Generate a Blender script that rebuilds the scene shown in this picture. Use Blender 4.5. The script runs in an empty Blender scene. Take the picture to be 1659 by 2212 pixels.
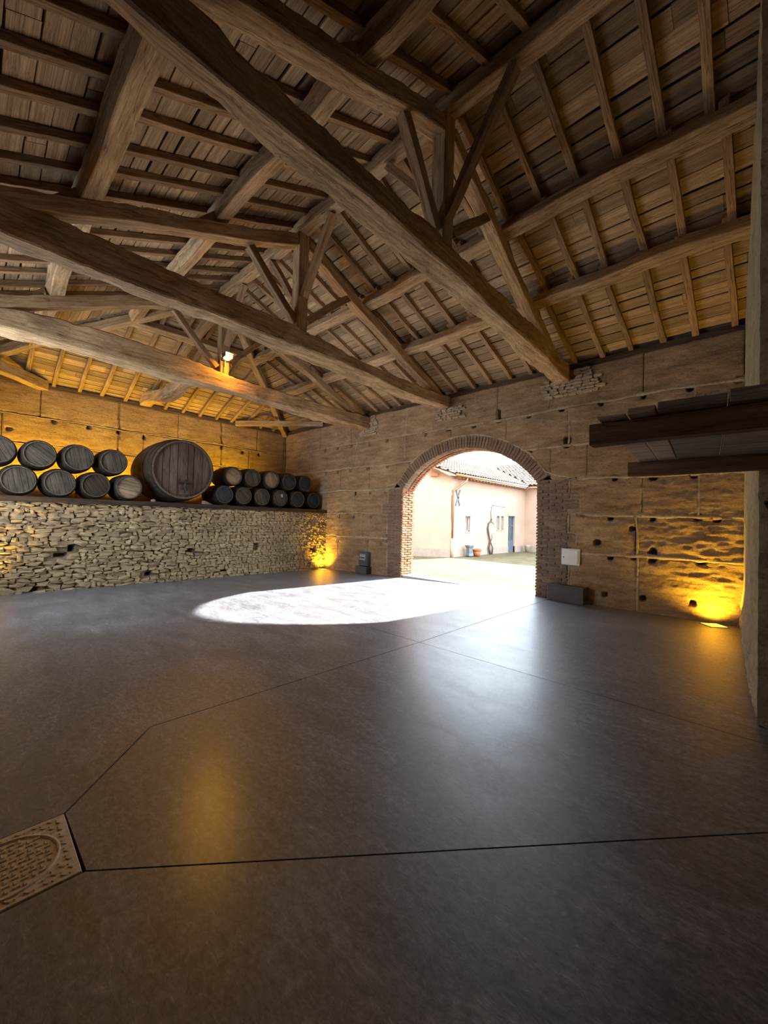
import bpy, bmesh, math, random
import numpy as np
from mathutils import Vector, Matrix, noise as mnoise

random.seed(11)
RNG = np.random.default_rng(5)
SC = bpy.context.scene
COL = SC.collection
pi = math.pi

# ------------------------------------------------------------------ camera
YAW, PITCH, ROLL = 0.767315, 0.0212893, 0.0267994
_f = Vector((-math.sin(YAW) * math.cos(PITCH), math.cos(YAW) * math.cos(PITCH), math.sin(PITCH)))
_r = _f.cross(Vector((0, 0, 1))).normalized()
_u = _r.cross(_f)
_r2 = _r * math.cos(ROLL) + _u * math.sin(ROLL)
_u2 = -_r * math.sin(ROLL) + _u * math.cos(ROLL)
cam_data = bpy.data.cameras.new('camera')
cam_data.sensor_width = 36.0
cam_data.sensor_fit = 'AUTO'
cam_data.lens = 867.04 / 2212.0 * 36.0
cam_data.clip_start = 0.02
cam = bpy.data.objects.new('camera', cam_data)
COL.objects.link(cam)
_m = Matrix((_r2, _u2, -_f)).transposed().to_4x4()
_m.translation = (0, 0, 1.5)
cam.matrix_world = _m
SC.camera = cam

# ------------------------------------------------------------------ world, sun, exposure
SKY_STRENGTH = 2.8
SUN_STRENGTH = 13.0
EXPOSURE = 2.15
world = bpy.data.worlds.new('world')
SC.world = world
world.use_nodes = True
wn = world.node_tree
wn.nodes.clear()
wo = wn.nodes.new('ShaderNodeOutputWorld')
wb = wn.nodes.new('ShaderNodeBackground')
wb.inputs['Color'].default_value = (0.72, 0.86, 1.0, 1)
wb.inputs['Strength'].default_value = SKY_STRENGTH
wn.links.new(wb.outputs[0], wo.inputs[0])


def lamp(kind, name, loc, energy, color, aim=None, **kw):
    d = bpy.data.lights.new(name, kind)
    d.energy = energy
    d.color = color
    for k, v in kw.items():
        setattr(d, k, v)
    o = bpy.data.objects.new(name, d)
    COL.objects.link(o)
    o.location = loc
    if aim is not None:
        o.rotation_euler = (Vector(aim)).to_track_quat('-Z', 'Y').to_euler()
    return o


SUN_DIR = Vector((0.115, 1.0, 0.53))
lamp('SUN', 'sun', (0, 30, 20), SUN_STRENGTH, (1.0, 0.94, 0.86), aim=-SUN_DIR, angle=0.012)


def portal(name, loc, aim, sx, sy):
    o = lamp('AREA', name, loc, 1.0, (1, 1, 1), aim=aim, shape='RECTANGLE', size=sx, size_y=sy)
    o.data.cycles.is_portal = True
    return o


portal('arch_portal', (-5.46, 8.95, 1.65), (0, -1, 0), 4.0, 3.4)
portal('added_opening_portal', (-8.6, -1.15, 2.7), (0, 1, 0), 3.4, 3.2)  # samples the sky through the opening added for interior fill

vs = SC.view_settings
vs.view_transform = 'Standard'
vs.look = 'None'
vs.gamma = 1.0
vs.exposure = EXPOSURE
vs.use_curve_mapping = False


# ------------------------------------------------------------------ materials
class NT:
    def __init__(self, name):
        self.m = bpy.data.materials.new(name)
        self.m.use_nodes = True
        self.t = self.m.node_tree
        self.b = self.t.nodes['Principled BSDF']
        self.b.inputs['Roughness'].default_value = 0.85
        self.b.inputs['Specular IOR Level'].default_value = 0.3

    def n(self, k, **kw):
        x = self.t.nodes.new(k)
        for a, v in kw.items():
            setattr(x, a, v)
        return x

    def l(self, a, b):
        self.t.links.new(a, b)

    def coords(self, scale, kind='Object'):
        c = self.n('ShaderNodeTexCoord')
        mp = self.n('ShaderNodeMapping')
        mp.inputs['Scale'].default_value = scale
        self.l(c.outputs[kind], mp.inputs['Vector'])
        return mp.outputs[0]

    def noise(self, vec, scale, detail=5, rough=0.6, dist=0.0):
        x = self.n('ShaderNodeTexNoise')
        x.inputs['Scale'].default_value = scale
        x.inputs['Detail'].default_value = detail
        x.inputs['Roughness'].default_value = rough
        x.inputs['Distortion'].default_value = dist
        self.l(vec, x.inputs['Vector'])
        return x.outputs['Fac']

    def ramp(self, fac, stops):
        x = self.n('ShaderNodeValToRGB')
        e = x.color_ramp.elements
        while len(e) < len(stops):
            e.new(0.5)
        for i, (p, c) in enumerate(stops):
            e[i].position = p
            e[i].color = (c[0], c[1], c[2], 1)
        self.l(fac, x.inputs[0])
        return x.outputs[0]

    def mix(self, fac, a, b, mode='MIX'):
        x = self.n('ShaderNodeMix', data_type='RGBA', blend_type=mode)
        for s, v in ((0, fac), (6, a), (7, b)):
            if isinstance(v, (int, float)):
                x.inputs[s].default_value = v
            elif isinstance(v, tuple):
                x.inputs[s].default_value = (v[0], v[1], v[2], 1)
            else:
                self.l(v, x.inputs[s])
        return x.outputs[2]

    def rand_tint(self, col, amount=0.35):
        oi = self.n('ShaderNodeObjectInfo')
        mr = self.n('ShaderNodeMapRange')
        mr.inputs[3].default_value = 1 - amount
        mr.inputs[4].default_value = 1 + amount * 0.6
        self.l(oi.outputs['Random'], mr.inputs[0])
        x = self.n('ShaderNodeVectorMath', operation='SCALE')
        self.l(col, x.inputs[0])
        self.l(mr.outputs[0], x.inputs['Scale'])
        return x.outputs[0]

    def color(self, c):
        if isinstance(c, tuple):
            self.b.inputs['Base Color'].default_value = (c[0], c[1], c[2], 1)
        else:
            self.l(c, self.b.inputs['Base Color'])

    def bump(self, fac, strength=0.4, dist=0.02):
        x = self.n('ShaderNodeBump')
        x.inputs['Strength'].default_value = strength
        x.inputs['Distance'].default_value = dist
        self.l(fac, x.inputs['Height'])
        self.l(x.outputs[0], self.b.inputs['Normal'])


def mat_wood(name, dark, mid, light, stretch=1.0, rough=0.8, tint=0.3, bump=0.5):
    w = NT(name)
    v = w.coords((0.55 * stretch, 7.0, 7.0))
    v2 = w.coords((0.5, 0.9, 0.9))
    g = w.noise(v, 3.0, 8, 0.65, 0.6)
    blot = w.noise(v2, 2.2, 4, 0.6)
    c = w.ramp(g, [(0.30, dark), (0.5, mid), (0.72, light)])
    c2 = w.ramp(blot, [(0.35, (0.62, 0.58, 0.55)), (0.62, (1.08, 1.05, 1.0))])
    c = w.mix(0.75, c, c2, 'MULTIPLY')
    ck = w.noise(w.coords((0.22 * stretch, 5.0, 5.0)), 2.6, 3, 0.5, 0.3)
    sb = w.n('ShaderNodeMath', operation='SUBTRACT')
    sb.inputs[1].default_value = 0.5
    w.l(ck, sb.inputs[0])
    ab = w.n('ShaderNodeMath', operation='ABSOLUTE')
    w.l(sb.outputs[0], ab.inputs[0])
    c = w.mix(0.8, c, w.ramp(ab.outputs[0], [(0.0, (0.3, 0.26, 0.22)), (0.014, (1, 1, 1))]), 'MULTIPLY')
    gr = w.noise(w.coords((2.5, 30, 30)), 4.0, 6, 0.7)
    c = w.mix(0.55, c, w.ramp(gr, [(0.36, (0.62, 0.58, 0.54)), (0.56, (1.08, 1.08, 1.08))]), 'MULTIPLY')
    c = w.rand_tint(c, tint)
    w.color(c)
    w.b.inputs['Roughness'].default_value = rough
    ad = w.n('ShaderNodeMath', operation='ADD')
    w.l(g, ad.inputs[0])
    w.l(gr, ad.inputs[1])
    w.bump(ad.outputs[0], bump, 0.03)
    return w.m


M = {}
M['beam'] = mat_wood('weathered_beam_wood', (0.23, 0.135, 0.065), (0.47, 0.315, 0.175), (0.68, 0.505, 0.315), tint=0.1, bump=0.7)
M['plank'] = mat_wood('roof_plank_wood', (0.20, 0.12, 0.06), (0.45, 0.305, 0.175), (0.62, 0.455, 0.285), tint=0.42)
M['rafter'] = mat_wood('rafter_wood', (0.18, 0.105, 0.053), (0.35, 0.22, 0.12), (0.47, 0.32, 0.19), tint=0.25)
M['plate'] = mat_wood('dark_plate_wood', (0.05, 0.032, 0.02), (0.11, 0.07, 0.042), (0.16, 0.11, 0.07))
M['platform'] = mat_wood('platform_beam_wood', (0.11, 0.058, 0.03), (0.19, 0.105, 0.056), (0.25, 0.15, 0.085), tint=0.1, bump=0.25)
M['platform_plank'] = mat_wood('platform_plank_wood', (0.20, 0.17, 0.145), (0.34, 0.30, 0.26), (0.44, 0.39, 0.34), tint=0.15, bump=0.3)
M['platform_pale'] = mat_wood('pale_plank_wood', (0.48, 0.36, 0.28), (0.64, 0.51, 0.41), (0.74, 0.61, 0.5), tint=0.1, bump=0.3)
M['cask'] = mat_wood('dark_cask_wood', (0.022, 0.014, 0.009), (0.06, 0.038, 0.024), (0.10, 0.066, 0.043), tint=0.3)
M['cask_rim'] = mat_wood('worn_cask_rim_wood', (0.06, 0.045, 0.03), (0.14, 0.105, 0.075), (0.22, 0.17, 0.125))
M['cask_head'] = mat_wood('cask_head_wood', (0.04, 0.03, 0.022), (0.095, 0.073, 0.055), (0.15, 0.12, 0.092), tint=0.3, bump=0.3)
M['cask_pale'] = mat_wood('pale_cask_head_wood', (0.17, 0.11, 0.065), (0.32, 0.225, 0.14), (0.42, 0.31, 0.2), tint=0.2, bump=0.3)
M['cask_blue'] = mat_wood('grey_blue_cask_head_wood', (0.018, 0.02, 0.024), (0.042, 0.047, 0.055), (0.07, 0.076, 0.086), tint=0.25, bump=0.3)
M['cask_red'] = mat_wood('giant_cask_head_wood', (0.06, 0.033, 0.026), (0.135, 0.083, 0.066), (0.20, 0.135, 0.11), tint=0.22, bump=0.4)


def mat_iron(name, c, rough=0.6, metal=0.6):
    w = NT(name)
    v = w.coords((1, 1, 1))
    n = w.noise(v, 40, 4)
    w.color(w.ramp(n, [(0.3, tuple(x * 0.6 for x in c)), (0.7, tuple(x * 1.2 for x in c))]))
    w.b.inputs['Metallic'].default_value = metal
    w.b.inputs['Roughness'].default_value = rough
    return w.m


def mat_plain(name, c, rough=0.7, var=0.12, scale=9, metal=0.0, bump=0.0):
    w = NT(name)
    v = w.coords((1, 1, 1))
    n = w.noise(v, scale, 6)
    w.color(w.ramp(n, [(0.3, tuple(x * (1 - var) for x in c)), (0.7, tuple(min(1, x * (1 + var)) for x in c))]))
    w.b.inputs['Roughness'].default_value = rough
    w.b.inputs['Metallic'].default_value = metal
    if bump:
        w.bump(n, bump, 0.02)
    return w.m


M['hoop'] = mat_iron('hoop_iron', (0.05, 0.043, 0.038))
M['iron'] = mat_iron('dark_iron', (0.06, 0.058, 0.055))


def mat_earth(name, dark, mid, light, tint=0.09):
    w = NT(name)
    v = w.coords((1, 1, 1))
    vl = w.coords((0.7, 0.7, 3.2))
    big = w.noise(v, 1.3, 5, 0.6)
    lay = w.noise(vl, 2.6, 7, 0.65)
    fine = w.noise(v, 42, 7, 0.75)
    pit = w.noise(w.coords((1, 1, 1.6)), 13, 5, 0.7)
    c = w.ramp(lay, [(0.3, dark), (0.5, mid), (0.72, light)])
    c = w.mix(0.6, c, w.ramp(big, [(0.35, (0.7, 0.68, 0.66)), (0.65, (1.1, 1.08, 1.05))]), 'MULTIPLY')
    c = w.mix(0.45, c, w.ramp(fine, [(0.35, (0.55, 0.5, 0.46)), (0.55, (1.05, 1.05, 1.05))]), 'MULTIPLY')
    c = w.mix(0.7, c, w.ramp(pit, [(0.33, (0.5, 0.45, 0.4)), (0.45, (1, 1, 1))]), 'MULTIPLY')
    c = w.rand_tint(c, tint)
    w.color(c)
    w.b.inputs['Roughness'].default_value = 0.96
    w.b.inputs['Specular IOR Level'].default_value = 0.1
    ad = w.n('ShaderNodeMath', operation='ADD')
    w.l(fine, ad.inputs[0])
    w.l(pit, ad.inputs[1])
    w.bump(ad.outputs[0], 0.9, 0.035)
    return w.m


M['earth'] = mat_earth('rammed_earth', (0.30, 0.185, 0.10), (0.46, 0.305, 0.175), (0.59, 0.415, 0.25))
M['mortar'] = mat_earth('pale_lime_mortar', (0.42, 0.305, 0.195), (0.54, 0.41, 0.275), (0.64, 0.51, 0.36))
M['stone'] = mat_earth('pale_rubble_stone', (0.52, 0.36, 0.195), (0.72, 0.53, 0.31), (0.82, 0.65, 0.42), tint=0.22)
M['stone_mortar'] = mat_earth('earthy_bedding_mortar', (0.22, 0.15, 0.09), (0.33, 0.24, 0.15), (0.43, 0.33, 0.22))
M['brick_mortar'] = mat_earth('brick_bed_mortar', (0.32, 0.23, 0.155), (0.44, 0.335, 0.24), (0.54, 0.43, 0.32))
M['brick'] = mat_earth('old_brick', (0.35, 0.22, 0.145), (0.50, 0.34, 0.235), (0.60, 0.44, 0.32), tint=0.2)
M['brick_lit'] = mat_earth('lit_reveal_brick', (0.36, 0.15, 0.075), (0.52, 0.235, 0.125), (0.60, 0.33, 0.20), tint=0.2)  # brick with the doorway's orange sunlight mixed into its colour
M['plaster'] = mat_earth('streaked_pale_plaster', (0.48, 0.40, 0.26), (0.62, 0.53, 0.36), (0.70, 0.62, 0.45))
M['gravel'] = mat_earth('dark_gravel', (0.10, 0.08, 0.055), (0.19, 0.155, 0.11), (0.30, 0.25, 0.19))
M['white'] = mat_plain('white_painted_metal', (0.74, 0.71, 0.66), 0.45, 0.04)
M['grey_box'] = mat_plain('grey_painted_metal', (0.085, 0.08, 0.075), 0.6, 0.12)
M['meter'] = mat_plain('meter_grey_plastic', (0.10, 0.10, 0.105), 0.5, 0.1)
M['meter_pale'] = mat_plain('meter_window_pale', (0.34, 0.34, 0.34), 0.3, 0.1)
M['cover'] = mat_plain('manhole_cast_cover', (0.70, 0.61, 0.48), 0.8, 0.2, 30, bump=0.3)
M['threshold'] = mat_plain('pale_threshold_stone', (0.6, 0.57, 0.52), 0.7, 0.1, 12)


def mat_floor():
    w = NT('polished_dark_concrete')
    v = w.coords((1, 1, 1))
    vs_ = w.coords((0.55, 1.5, 1))
    big = w.noise(v, 0.55, 5, 0.6)
    cl = w.noise(vs_, 2.4, 12, 0.74, 0.5)
    sc = w.noise(w.coords((1.3, 7, 1)), 3.0, 8, 0.75, 1.2)
    fine = w.noise(v, 24, 8, 0.75)
    c = w.ramp(cl, [(0.34, (0.095, 0.098, 0.116)), (0.5, (0.138, 0.143, 0.167)), (0.66, (0.20, 0.206, 0.236))])
    c = w.mix(0.6, c, w.ramp(big, [(0.35, (0.75, 0.74, 0.74)), (0.65, (1.12, 1.12, 1.13))]), 'MULTIPLY')
    c = w.mix(0.6, c, w.ramp(fine, [(0.36, (0.45, 0.45, 0.46)), (0.62, (1.35, 1.35, 1.33))]), 'MULTIPLY')
    st = w.noise(w.coords((8.0, 17, 1)), 2.0, 9, 0.8, 1.6)
    c = w.mix(0.7, c, w.ramp(st, [(0.38, (0.5, 0.5, 0.52)), (0.5, (1, 1, 1)), (0.64, (1.7, 1.7, 1.68))]), 'MULTIPLY')
    c = w.mix(0.5, c, w.ramp(sc, [(0.57, (1, 1, 1)), (0.68, (2.4, 2.4, 2.4))]), 'MULTIPLY')
    w.color(c)
    r = w.n('ShaderNodeMapRange')
    r.inputs[1].default_value = 0.3
    r.inputs[2].default_value = 0.7
    r.inputs[3].default_value = 0.32
    r.inputs[4].default_value = 0.50
    w.l(cl, r.inputs[0])
    w.l(r.outputs[0], w.b.inputs['Roughness'])
    w.b.inputs['Specular IOR Level'].default_value = 0.5
    w.b.inputs['Coat Weight'].default_value = 0.26
    w.b.inputs['Coat Roughness'].default_value = 0.23
    ad = w.n('ShaderNodeMath', operation='ADD')
    w.l(cl, ad.inputs[0])
    w.l(st, ad.inputs[1])
    w.bump(ad.outputs[0], 0.20, 0.012)
    cb = w.n('ShaderNodeBump')
    cb.inputs['Strength'].default_value = 0.06
    cb.inputs['Distance'].default_value = 0.012
    w.l(fine, cb.inputs['Height'])
    w.l(cb.outputs[0], w.b.inputs['Coat Normal'])
    return w.m


M['floor'] = mat_floor()
M['subfloor'] = mat_plain('dark_joint_concrete', (0.03, 0.028, 0.027), 0.9)


def mat_emit(name, c, s):
    w = NT(name)
    w.color(c)
    w.b.inputs['Emission Color'].default_value = (c[0], c[1], c[2], 1)
    w.b.inputs['Emission Strength'].default_value = s
    return w.m


AMBER = (1.0, 0.62, 0.025)
M['amber'] = mat_emit('amber_lens', (1.0, 0.62, 0.05), 0.55)
M['amber_bulb'] = mat_emit('amber_bulb', (1.0, 0.45, 0.035), 560.0)

# exterior
M['stucco'] = mat_plain('salmon_stucco', (0.36, 0.24, 0.175), 0.9, 0.10, 1.6, bump=0.15)
M['plinth'] = mat_plain('pale_plinth', (0.27, 0.215, 0.17), 0.9, 0.12, 6)
M['tile'] = mat_earth('clay_roof_tile', (0.17, 0.115, 0.085), (0.25, 0.18, 0.14), (0.32, 0.25, 0.205), tint=0.1)
M['fascia'] = mat_plain('orange_brick_eave', (0.27, 0.12, 0.06), 0.8, 0.15)
M['copper'] = mat_plain('copper_pipe', (0.24, 0.12, 0.06), 0.5, 0.15, 6, 0.2)
M['pale_pipe'] = mat_plain('cream_pipe', (0.42, 0.34, 0.2), 0.6, 0.05)
M['yard'] = mat_earth('yellow_gravel_yard', (0.105, 0.085, 0.047), (0.145, 0.118, 0.068), (0.185, 0.15, 0.09))
M['blue_door'] = mat_plain('grey_blue_paint', (0.075, 0.095, 0.12), 0.6, 0.15)
M['slate'] = mat_plain('slate_grey', (0.11, 0.125, 0.15), 0.6, 0.15)
M['terracotta'] = mat_plain('terracotta', (0.36, 0.13, 0.05), 0.8, 0.1)
M['vine'] = mat_plain('vine_bark', (0.08, 0.055, 0.04), 0.9, 0.25, 20)
M['grey_iron'] = mat_plain('grey_wall_anchor', (0.13, 0.13, 0.135), 0.7, 0.1)
M['frame_white'] = mat_plain('pale_window_frame', (0.36, 0.32, 0.28), 0.6, 0.05)


def mat_glass_dark():
    w = NT('dark_window_glass')
    w.color((0.05, 0.065, 0.075))
    w.b.inputs['Roughness'].default_value = 0.12
    w.b.inputs['Specular IOR Level'].default_value = 0.6
    return w.m


M['glass'] = mat_glass_dark()


# ------------------------------------------------------------------ mesh helpers
class MB:
    def __init__(s):
        s.v = []
        s.f = []

    def add(s, vs_, fs):
        o = len(s.v)
        s.v.extend([tuple(p) for p in vs_])
        s.f.extend([tuple(i + o for i in f) for f in fs])
        return s

    def box(s, lo, hi, mtx=None):
        x0, y0, z0 = lo
        x1, y1, z1 = hi
        vs_ = [Vector(p) for p in ((x0, y0, z0), (x1, y0, z0), (x1, y1, z0), (x0, y1, z0), (x0, y0, z1), (x1, y0, z1), (x1, y1, z1), (x0, y1, z1))]
        if mtx is not None:
            vs_ = [mtx @ p for p in vs_]
        return s.add(vs_, [(0, 3, 2, 1), (4, 5, 6, 7), (0, 1, 5, 4), (1, 2, 6, 5), (2, 3, 7, 6), (3, 0, 4, 7)])

    def lathe(s, prof, n=24, axis='z', c=(0, 0, 0), caps=True):
        o = []
        for (r, h) in prof:
            for i in range(n):
                a = 2 * pi * i / n
                p = (r * math.cos(a), r * math.sin(a), h)
                if axis == 'x':
                    p = (h, r * math.cos(a), r * math.sin(a))
                o.append((p[0] + c[0], p[1] + c[1], p[2] + c[2]))
        fs = []
        for k in range(len(prof) - 1):
            for i in range(n):
                j = (i + 1) % n
                fs.append((k * n + i, k * n + j, (k + 1) * n + j, (k + 1) * n + i))
        if caps:
            fs.append(tuple(range(n))[::-1])
            fs.append(tuple((len(prof) - 1) * n + i for i in range(n)))
        return s.add(o, fs)

    def tube(s, pts, rad, n=8):
        pts = [Vector(p) for p in pts]
        o = []
        for i, p in enumerate(pts):
            t = (pts[min(i + 1, len(pts) - 1)] - pts[max(i - 1, 0)]).normalized()
            ref = Vector((0, 0, 1)) if abs(t.z) < 0.9 else Vector((1, 0, 0))
            a = t.cross(ref).normalized()
            b = t.cross(a)
            r = rad[i] if isinstance(rad, (list, tuple)) else rad
            for k in range(n):
                an = 2 * pi * k / n
                o.append(p + a * (r * math.cos(an)) + b * (r * math.sin(an)))
        fs = []
        for i in range(len(pts) - 1):
            for k in range(n):
                j = (k + 1) % n
                fs.append((i * n + k, i * n + j, (i + 1) * n + j, (i + 1) * n + k))
        fs.append(tuple(range(n))[::-1])
        fs.append(tuple((len(pts) - 1) * n + k for k in range(n)))
        return s.add(o, fs)

    def mesh(s, name, mat, smooth=False):
        me = bpy.data.meshes.new(name)
        me.from_pydata(s.v, [], s.f)
        bm = bmesh.new()
        bm.from_mesh(me)
        bmesh.ops.recalc_face_normals(bm, faces=bm.faces)
        bm.to_mesh(me)
        bm.free()
        if mat is not None:
            me.materials.append(mat)
        if smooth:
            me.polygons.foreach_set('use_smooth', [True] * len(me.polygons))
        return me

    def build(s, name, mat, parent=None, loc=(0, 0, 0), rot=None, smooth=False):
        return link(s.mesh(name, mat, smooth), name, parent, loc, rot)


PW = {}


def link(me, name, parent=None, loc=(0, 0, 0), rot=None, scale=None):
    """place an object with a world-space location/rotation below a parent that is only translated / rotated"""
    o = bpy.data.objects.new(name, me)
    COL.objects.link(o)
    w = Matrix.Translation(loc)
    if rot is not None:
        w = w @ (rot.to_4x4() if isinstance(rot, Matrix) else Matrix.Rotation(rot, 4, 'Z'))
    if scale is not None:
        w = w @ Matrix.Diagonal((scale[0], scale[1], scale[2], 1))
    put(o, parent, w)
    return o


def put(o, parent, w):
    PW[o.name] = w
    if parent is not None:
        o.parent = parent
        o.matrix_local = PW[parent.name].inverted() @ w
    else:
        o.matrix_local = w


def tag(o, label=None, cat=None, group=None, kind=None):
    if label:
        o['label'] = label
    if cat:
        o['category'] = cat
    if group:
        o['group'] = group
    if kind:
        o['kind'] = kind
    return o


def thing(name, label, cat, loc=(0, 0, 0), group=None, rot=None):
    return tag(link(None, name, None, loc, rot), label, cat, group)


def struct(name, loc=(0, 0, 0)):
    return tag(link(None, name, None, loc), kind='structure')


def bevel(mb, w, seg=1):
    me = mb
    bm = bmesh.new()
    bm.from_mesh(me)
    bmesh.ops.bevel(bm, geom=list(bm.edges), offset=w, segments=seg, affect='EDGES', clamp_overlap=True)
    bm.to_mesh(me)
    bm.free()
    return me


def fnoise(p, s, seed=0.0):
    return mnoise.noise(Vector((p[0] * s + seed, p[1] * s + seed * 1.7, p[2] * s - seed)))


def frame(x_dir, up=(0, 0, 1)):
    x = Vector(x_dir).normalized()
    u = Vector(up)
    y = u.cross(x).normalized()
    z = x.cross(y)
    return Matrix((x, y, z)).transposed()


def section_mesh(name, secs, mat, rough=0.006, n_sub=3, seed=0.0, rnd=0.09):
    """sweep: secs = list of (x, y_lo, y_hi, z_lo_at_ylo, z_lo_at_yhi, z_hi_at_ylo, z_hi_at_yhi), rounded corners"""
    ring = []
    for a, b in ((0, 0), (1, 0), (1, 1), (0, 1)):
        nx, ny = ((1, 0), (0, 1), (-1, 0), (0, -1))[[(0, 0), (1, 0), (1, 1), (0, 1)].index((a, b))]
        for k in range(n_sub + 1):
            t = rnd * 0.55 + (1 - rnd * 1.1) * k / n_sub
            ring.append((a + nx * t, b + ny * t))
    v = []
    for (x, y0, y1, z00, z01, z10, z11) in secs:
        for (a, b) in ring:
            zl = z00 + (z01 - z00) * a
            zh = z10 + (z11 - z10) * a
            p = Vector((x, y0 + (y1 - y0) * a, zl + (zh - zl) * b))
            c = Vector((x, (y0 + y1) / 2, (z00 + z01 + z10 + z11) / 4))
            d = (p - c)
            q = rough * (fnoise(p, 3.5, seed) * 1.3 + fnoise(p, 11, seed) * 0.8 + fnoise(p, 26, seed) * 0.4)
            p = p + d.normalized() * q
            v.append(p)
    n = len(ring)
    fs = []
    for i in range(len(secs) - 1):
        for k in range(n):
            j = (k + 1) % n
            fs.append((i * n + k, i * n + j, (i + 1) * n + j, (i + 1) * n + k))
    fs.append(tuple(range(n))[::-1])
    fs.append(tuple((len(secs) - 1) * n + k for k in range(n)))
    mb = MB()
    mb.add(v, fs)
    me = mb.mesh(name, mat, True)
    me.set_sharp_from_angle(angle=0.42)
    return me


def beam(name, p0, p1, w, h, mat, parent=None, up=(0, 0, 1), rough=0.006, crook=0.012, step=0.12, seed=None, taper=1.0):
    """straight-ish timber between centre points p0 and p1"""
    p0 = Vector(p0)
    p1 = Vector(p1)
    L = (p1 - p0).length
    seed = random.uniform(0, 90) if seed is None else seed
    n = max(2, int(L / step))
    secs = []
    for i in range(n + 1):
        t = i / n
        x = L * t
        k = 1 + (taper - 1) * t
        oy = crook * mnoise.noise(Vector((x * 0.9 + seed, 3.1, seed)))
        oz = crook * mnoise.noise(Vector((x * 0.9 - seed, 9.7, seed)))
        ww = w * k * (1 + 0.05 * mnoise.noise(Vector((x * 1.7, seed, 0)))) / 2
        hh = h * k * (1 + 0.05 * mnoise.noise(Vector((x * 1.7, 5, seed)))) / 2
        secs.append((x, oy - ww, oy + ww, oz - hh, oz - hh, oz + hh, oz + hh))
    me = section_mesh(name, secs, mat, rough, 2, seed)
    return link(me, name, parent, p0, frame(p1 - p0, up))


def vnoise(x, z, seed):
    xi = np.floor(x).astype(np.int64)
    zi = np.floor(z).astype(np.int64)
    fx = x - xi
    fz = z - zi
    fx = fx * fx * (3 - 2 * fx)
    fz = fz * fz * (3 - 2 * fz)

    def hsh(a, b):
        h = (a * 374761393 + b * 668265263 + seed * 974711) & 0xffffffff
        h = ((h ^ (h >> 13)) * 1274126177) & 0xffffffff
        return ((h ^ (h >> 16)) & 0xffff) / 65535.0
    return (hsh(xi, zi) * (1 - fx) + hsh(xi + 1, zi) * fx) * (1 - fz) + (hsh(xi, zi + 1) * (1 - fx) + hsh(xi + 1, zi + 1) * fx) * fz


def fbm(x, z, seed=1, oct_=4, rough=0.55):
    t = 0
    a = 1.0
    s = 0
    for o in range(oct_):
        t = t + a * (vnoise(x * 2 ** o, z * 2 ** o, seed + o * 7) - 0.5)
        s += a
        a *= rough
    return t / s


def hfield(name, a0, a1, z0, z1, hf, mat, parent, to_world, res=0.022, keep=None, skirt=0.06, edge=0.02, jit=0.008, seed=3):
    """height field over (a,z); hf(a,z) = how far it stands proud; to_world(a, z, h) -> world xyz arrays"""
    na = max(3, int((a1 - a0) / res))
    nz = max(3, int((z1 - z0) / res))
    A, Z = np.meshgrid(np.linspace(a0, a1, na + 1), np.linspace(z0, z1, nz + 1))
    da = np.minimum(A - a0, a1 - A)
    dz = np.minimum(Z - z0, z1 - Z)
    H = hf(A, Z)
    if edge > 0:
        d = np.minimum(da, dz)
        H = H - 0.012 * np.clip(1 - d / edge, 0, 1) ** 2
    if jit:
        A2 = A + jit * 2 * fbm(A * 9, Z * 9, seed) * (da < res * 0.5)
        Z2 = Z + jit * 2 * fbm(A * 8, Z * 8, seed + 3) * (dz < res * 0.5)
    else:
        A2, Z2 = A, Z
    border = (da < 1e-6) | (dz < 1e-6)
    P = np.stack(to_world(A2, Z2, H), -1).reshape(-1, 3)
    idx = np.arange((na + 1) * (nz + 1)).reshape(nz + 1, na + 1)
    q = np.stack([idx[:-1, :-1], idx[:-1, 1:], idx[1:, 1:], idx[1:, :-1]], -1).reshape(-1, 4)
    if keep is not None:
        Ac = (A[:-1, :-1] + A[1:, 1:]) / 2
        Zc = (Z[:-1, :-1] + Z[1:, 1:]) / 2
        q = q[keep(Ac, Zc).reshape(-1)]
    faces = q
    if skirt:
        loop = list(idx[0, :]) + list(idx[1:, -1]) + list(idx[-1, -2::-1]) + list(idx[-2:0:-1, 0])
        S = np.stack(to_world(A2, Z2, H * 0 - skirt), -1).reshape(-1, 3)[loop]
        o = len(P)
        P = np.concatenate([P, S])
        n = len(loop)
        sk = np.array([(loop[i], o + i, o + (i + 1) % n, loop[(i + 1) % n]) for i in range(n)])
        if keep is None:
            faces = np.concatenate([faces, sk])
    me = bpy.data.meshes.new(name)
    me.vertices.add(len(P))
    me.vertices.foreach_set('co', P.astype(np.float32).ravel())
    me.loops.add(len(faces) * 4)
    me.loops.foreach_set('vertex_index', faces.astype(np.int32).ravel())
    me.polygons.add(len(faces))
    me.polygons.foreach_set('loop_start', np.arange(len(faces), dtype=np.int32) * 4)
    me.polygons.foreach_set('use_smooth', [True] * len(faces))
    me.update(calc_edges=True)
    me.validate()
    me.materials.append(mat)
    return link(me, name, parent)


def stone_variants(n, mat, rough=0.2, sub=True, name='stone'):
    out = []
    for k in range(n):
        bm = bmesh.new()
        bmesh.ops.create_cube(bm, size=1.0)
        if sub:
            bmesh.ops.subdivide_edges(bm, edges=bm.edges[:], cuts=1, use_grid_fill=True)
        for v in bm.verts:
            c = v.co
            m = sum(abs(t) > 0.49 for t in c)
            c *= {3: 0.86, 2: 0.95, 1: 1.0, 0: 1}[m]
            c.x += random.uniform(-rough, rough) * 0.5
            c.y += random.uniform(-rough, rough) * 0.5
            c.z += random.uniform(-rough, rough) * 0.55
        me = bpy.data.meshes.new(name)
        bm.to_mesh(me)
        bm.free()
        me.materials.append(mat)
        out.append(me)
    return out


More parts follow.
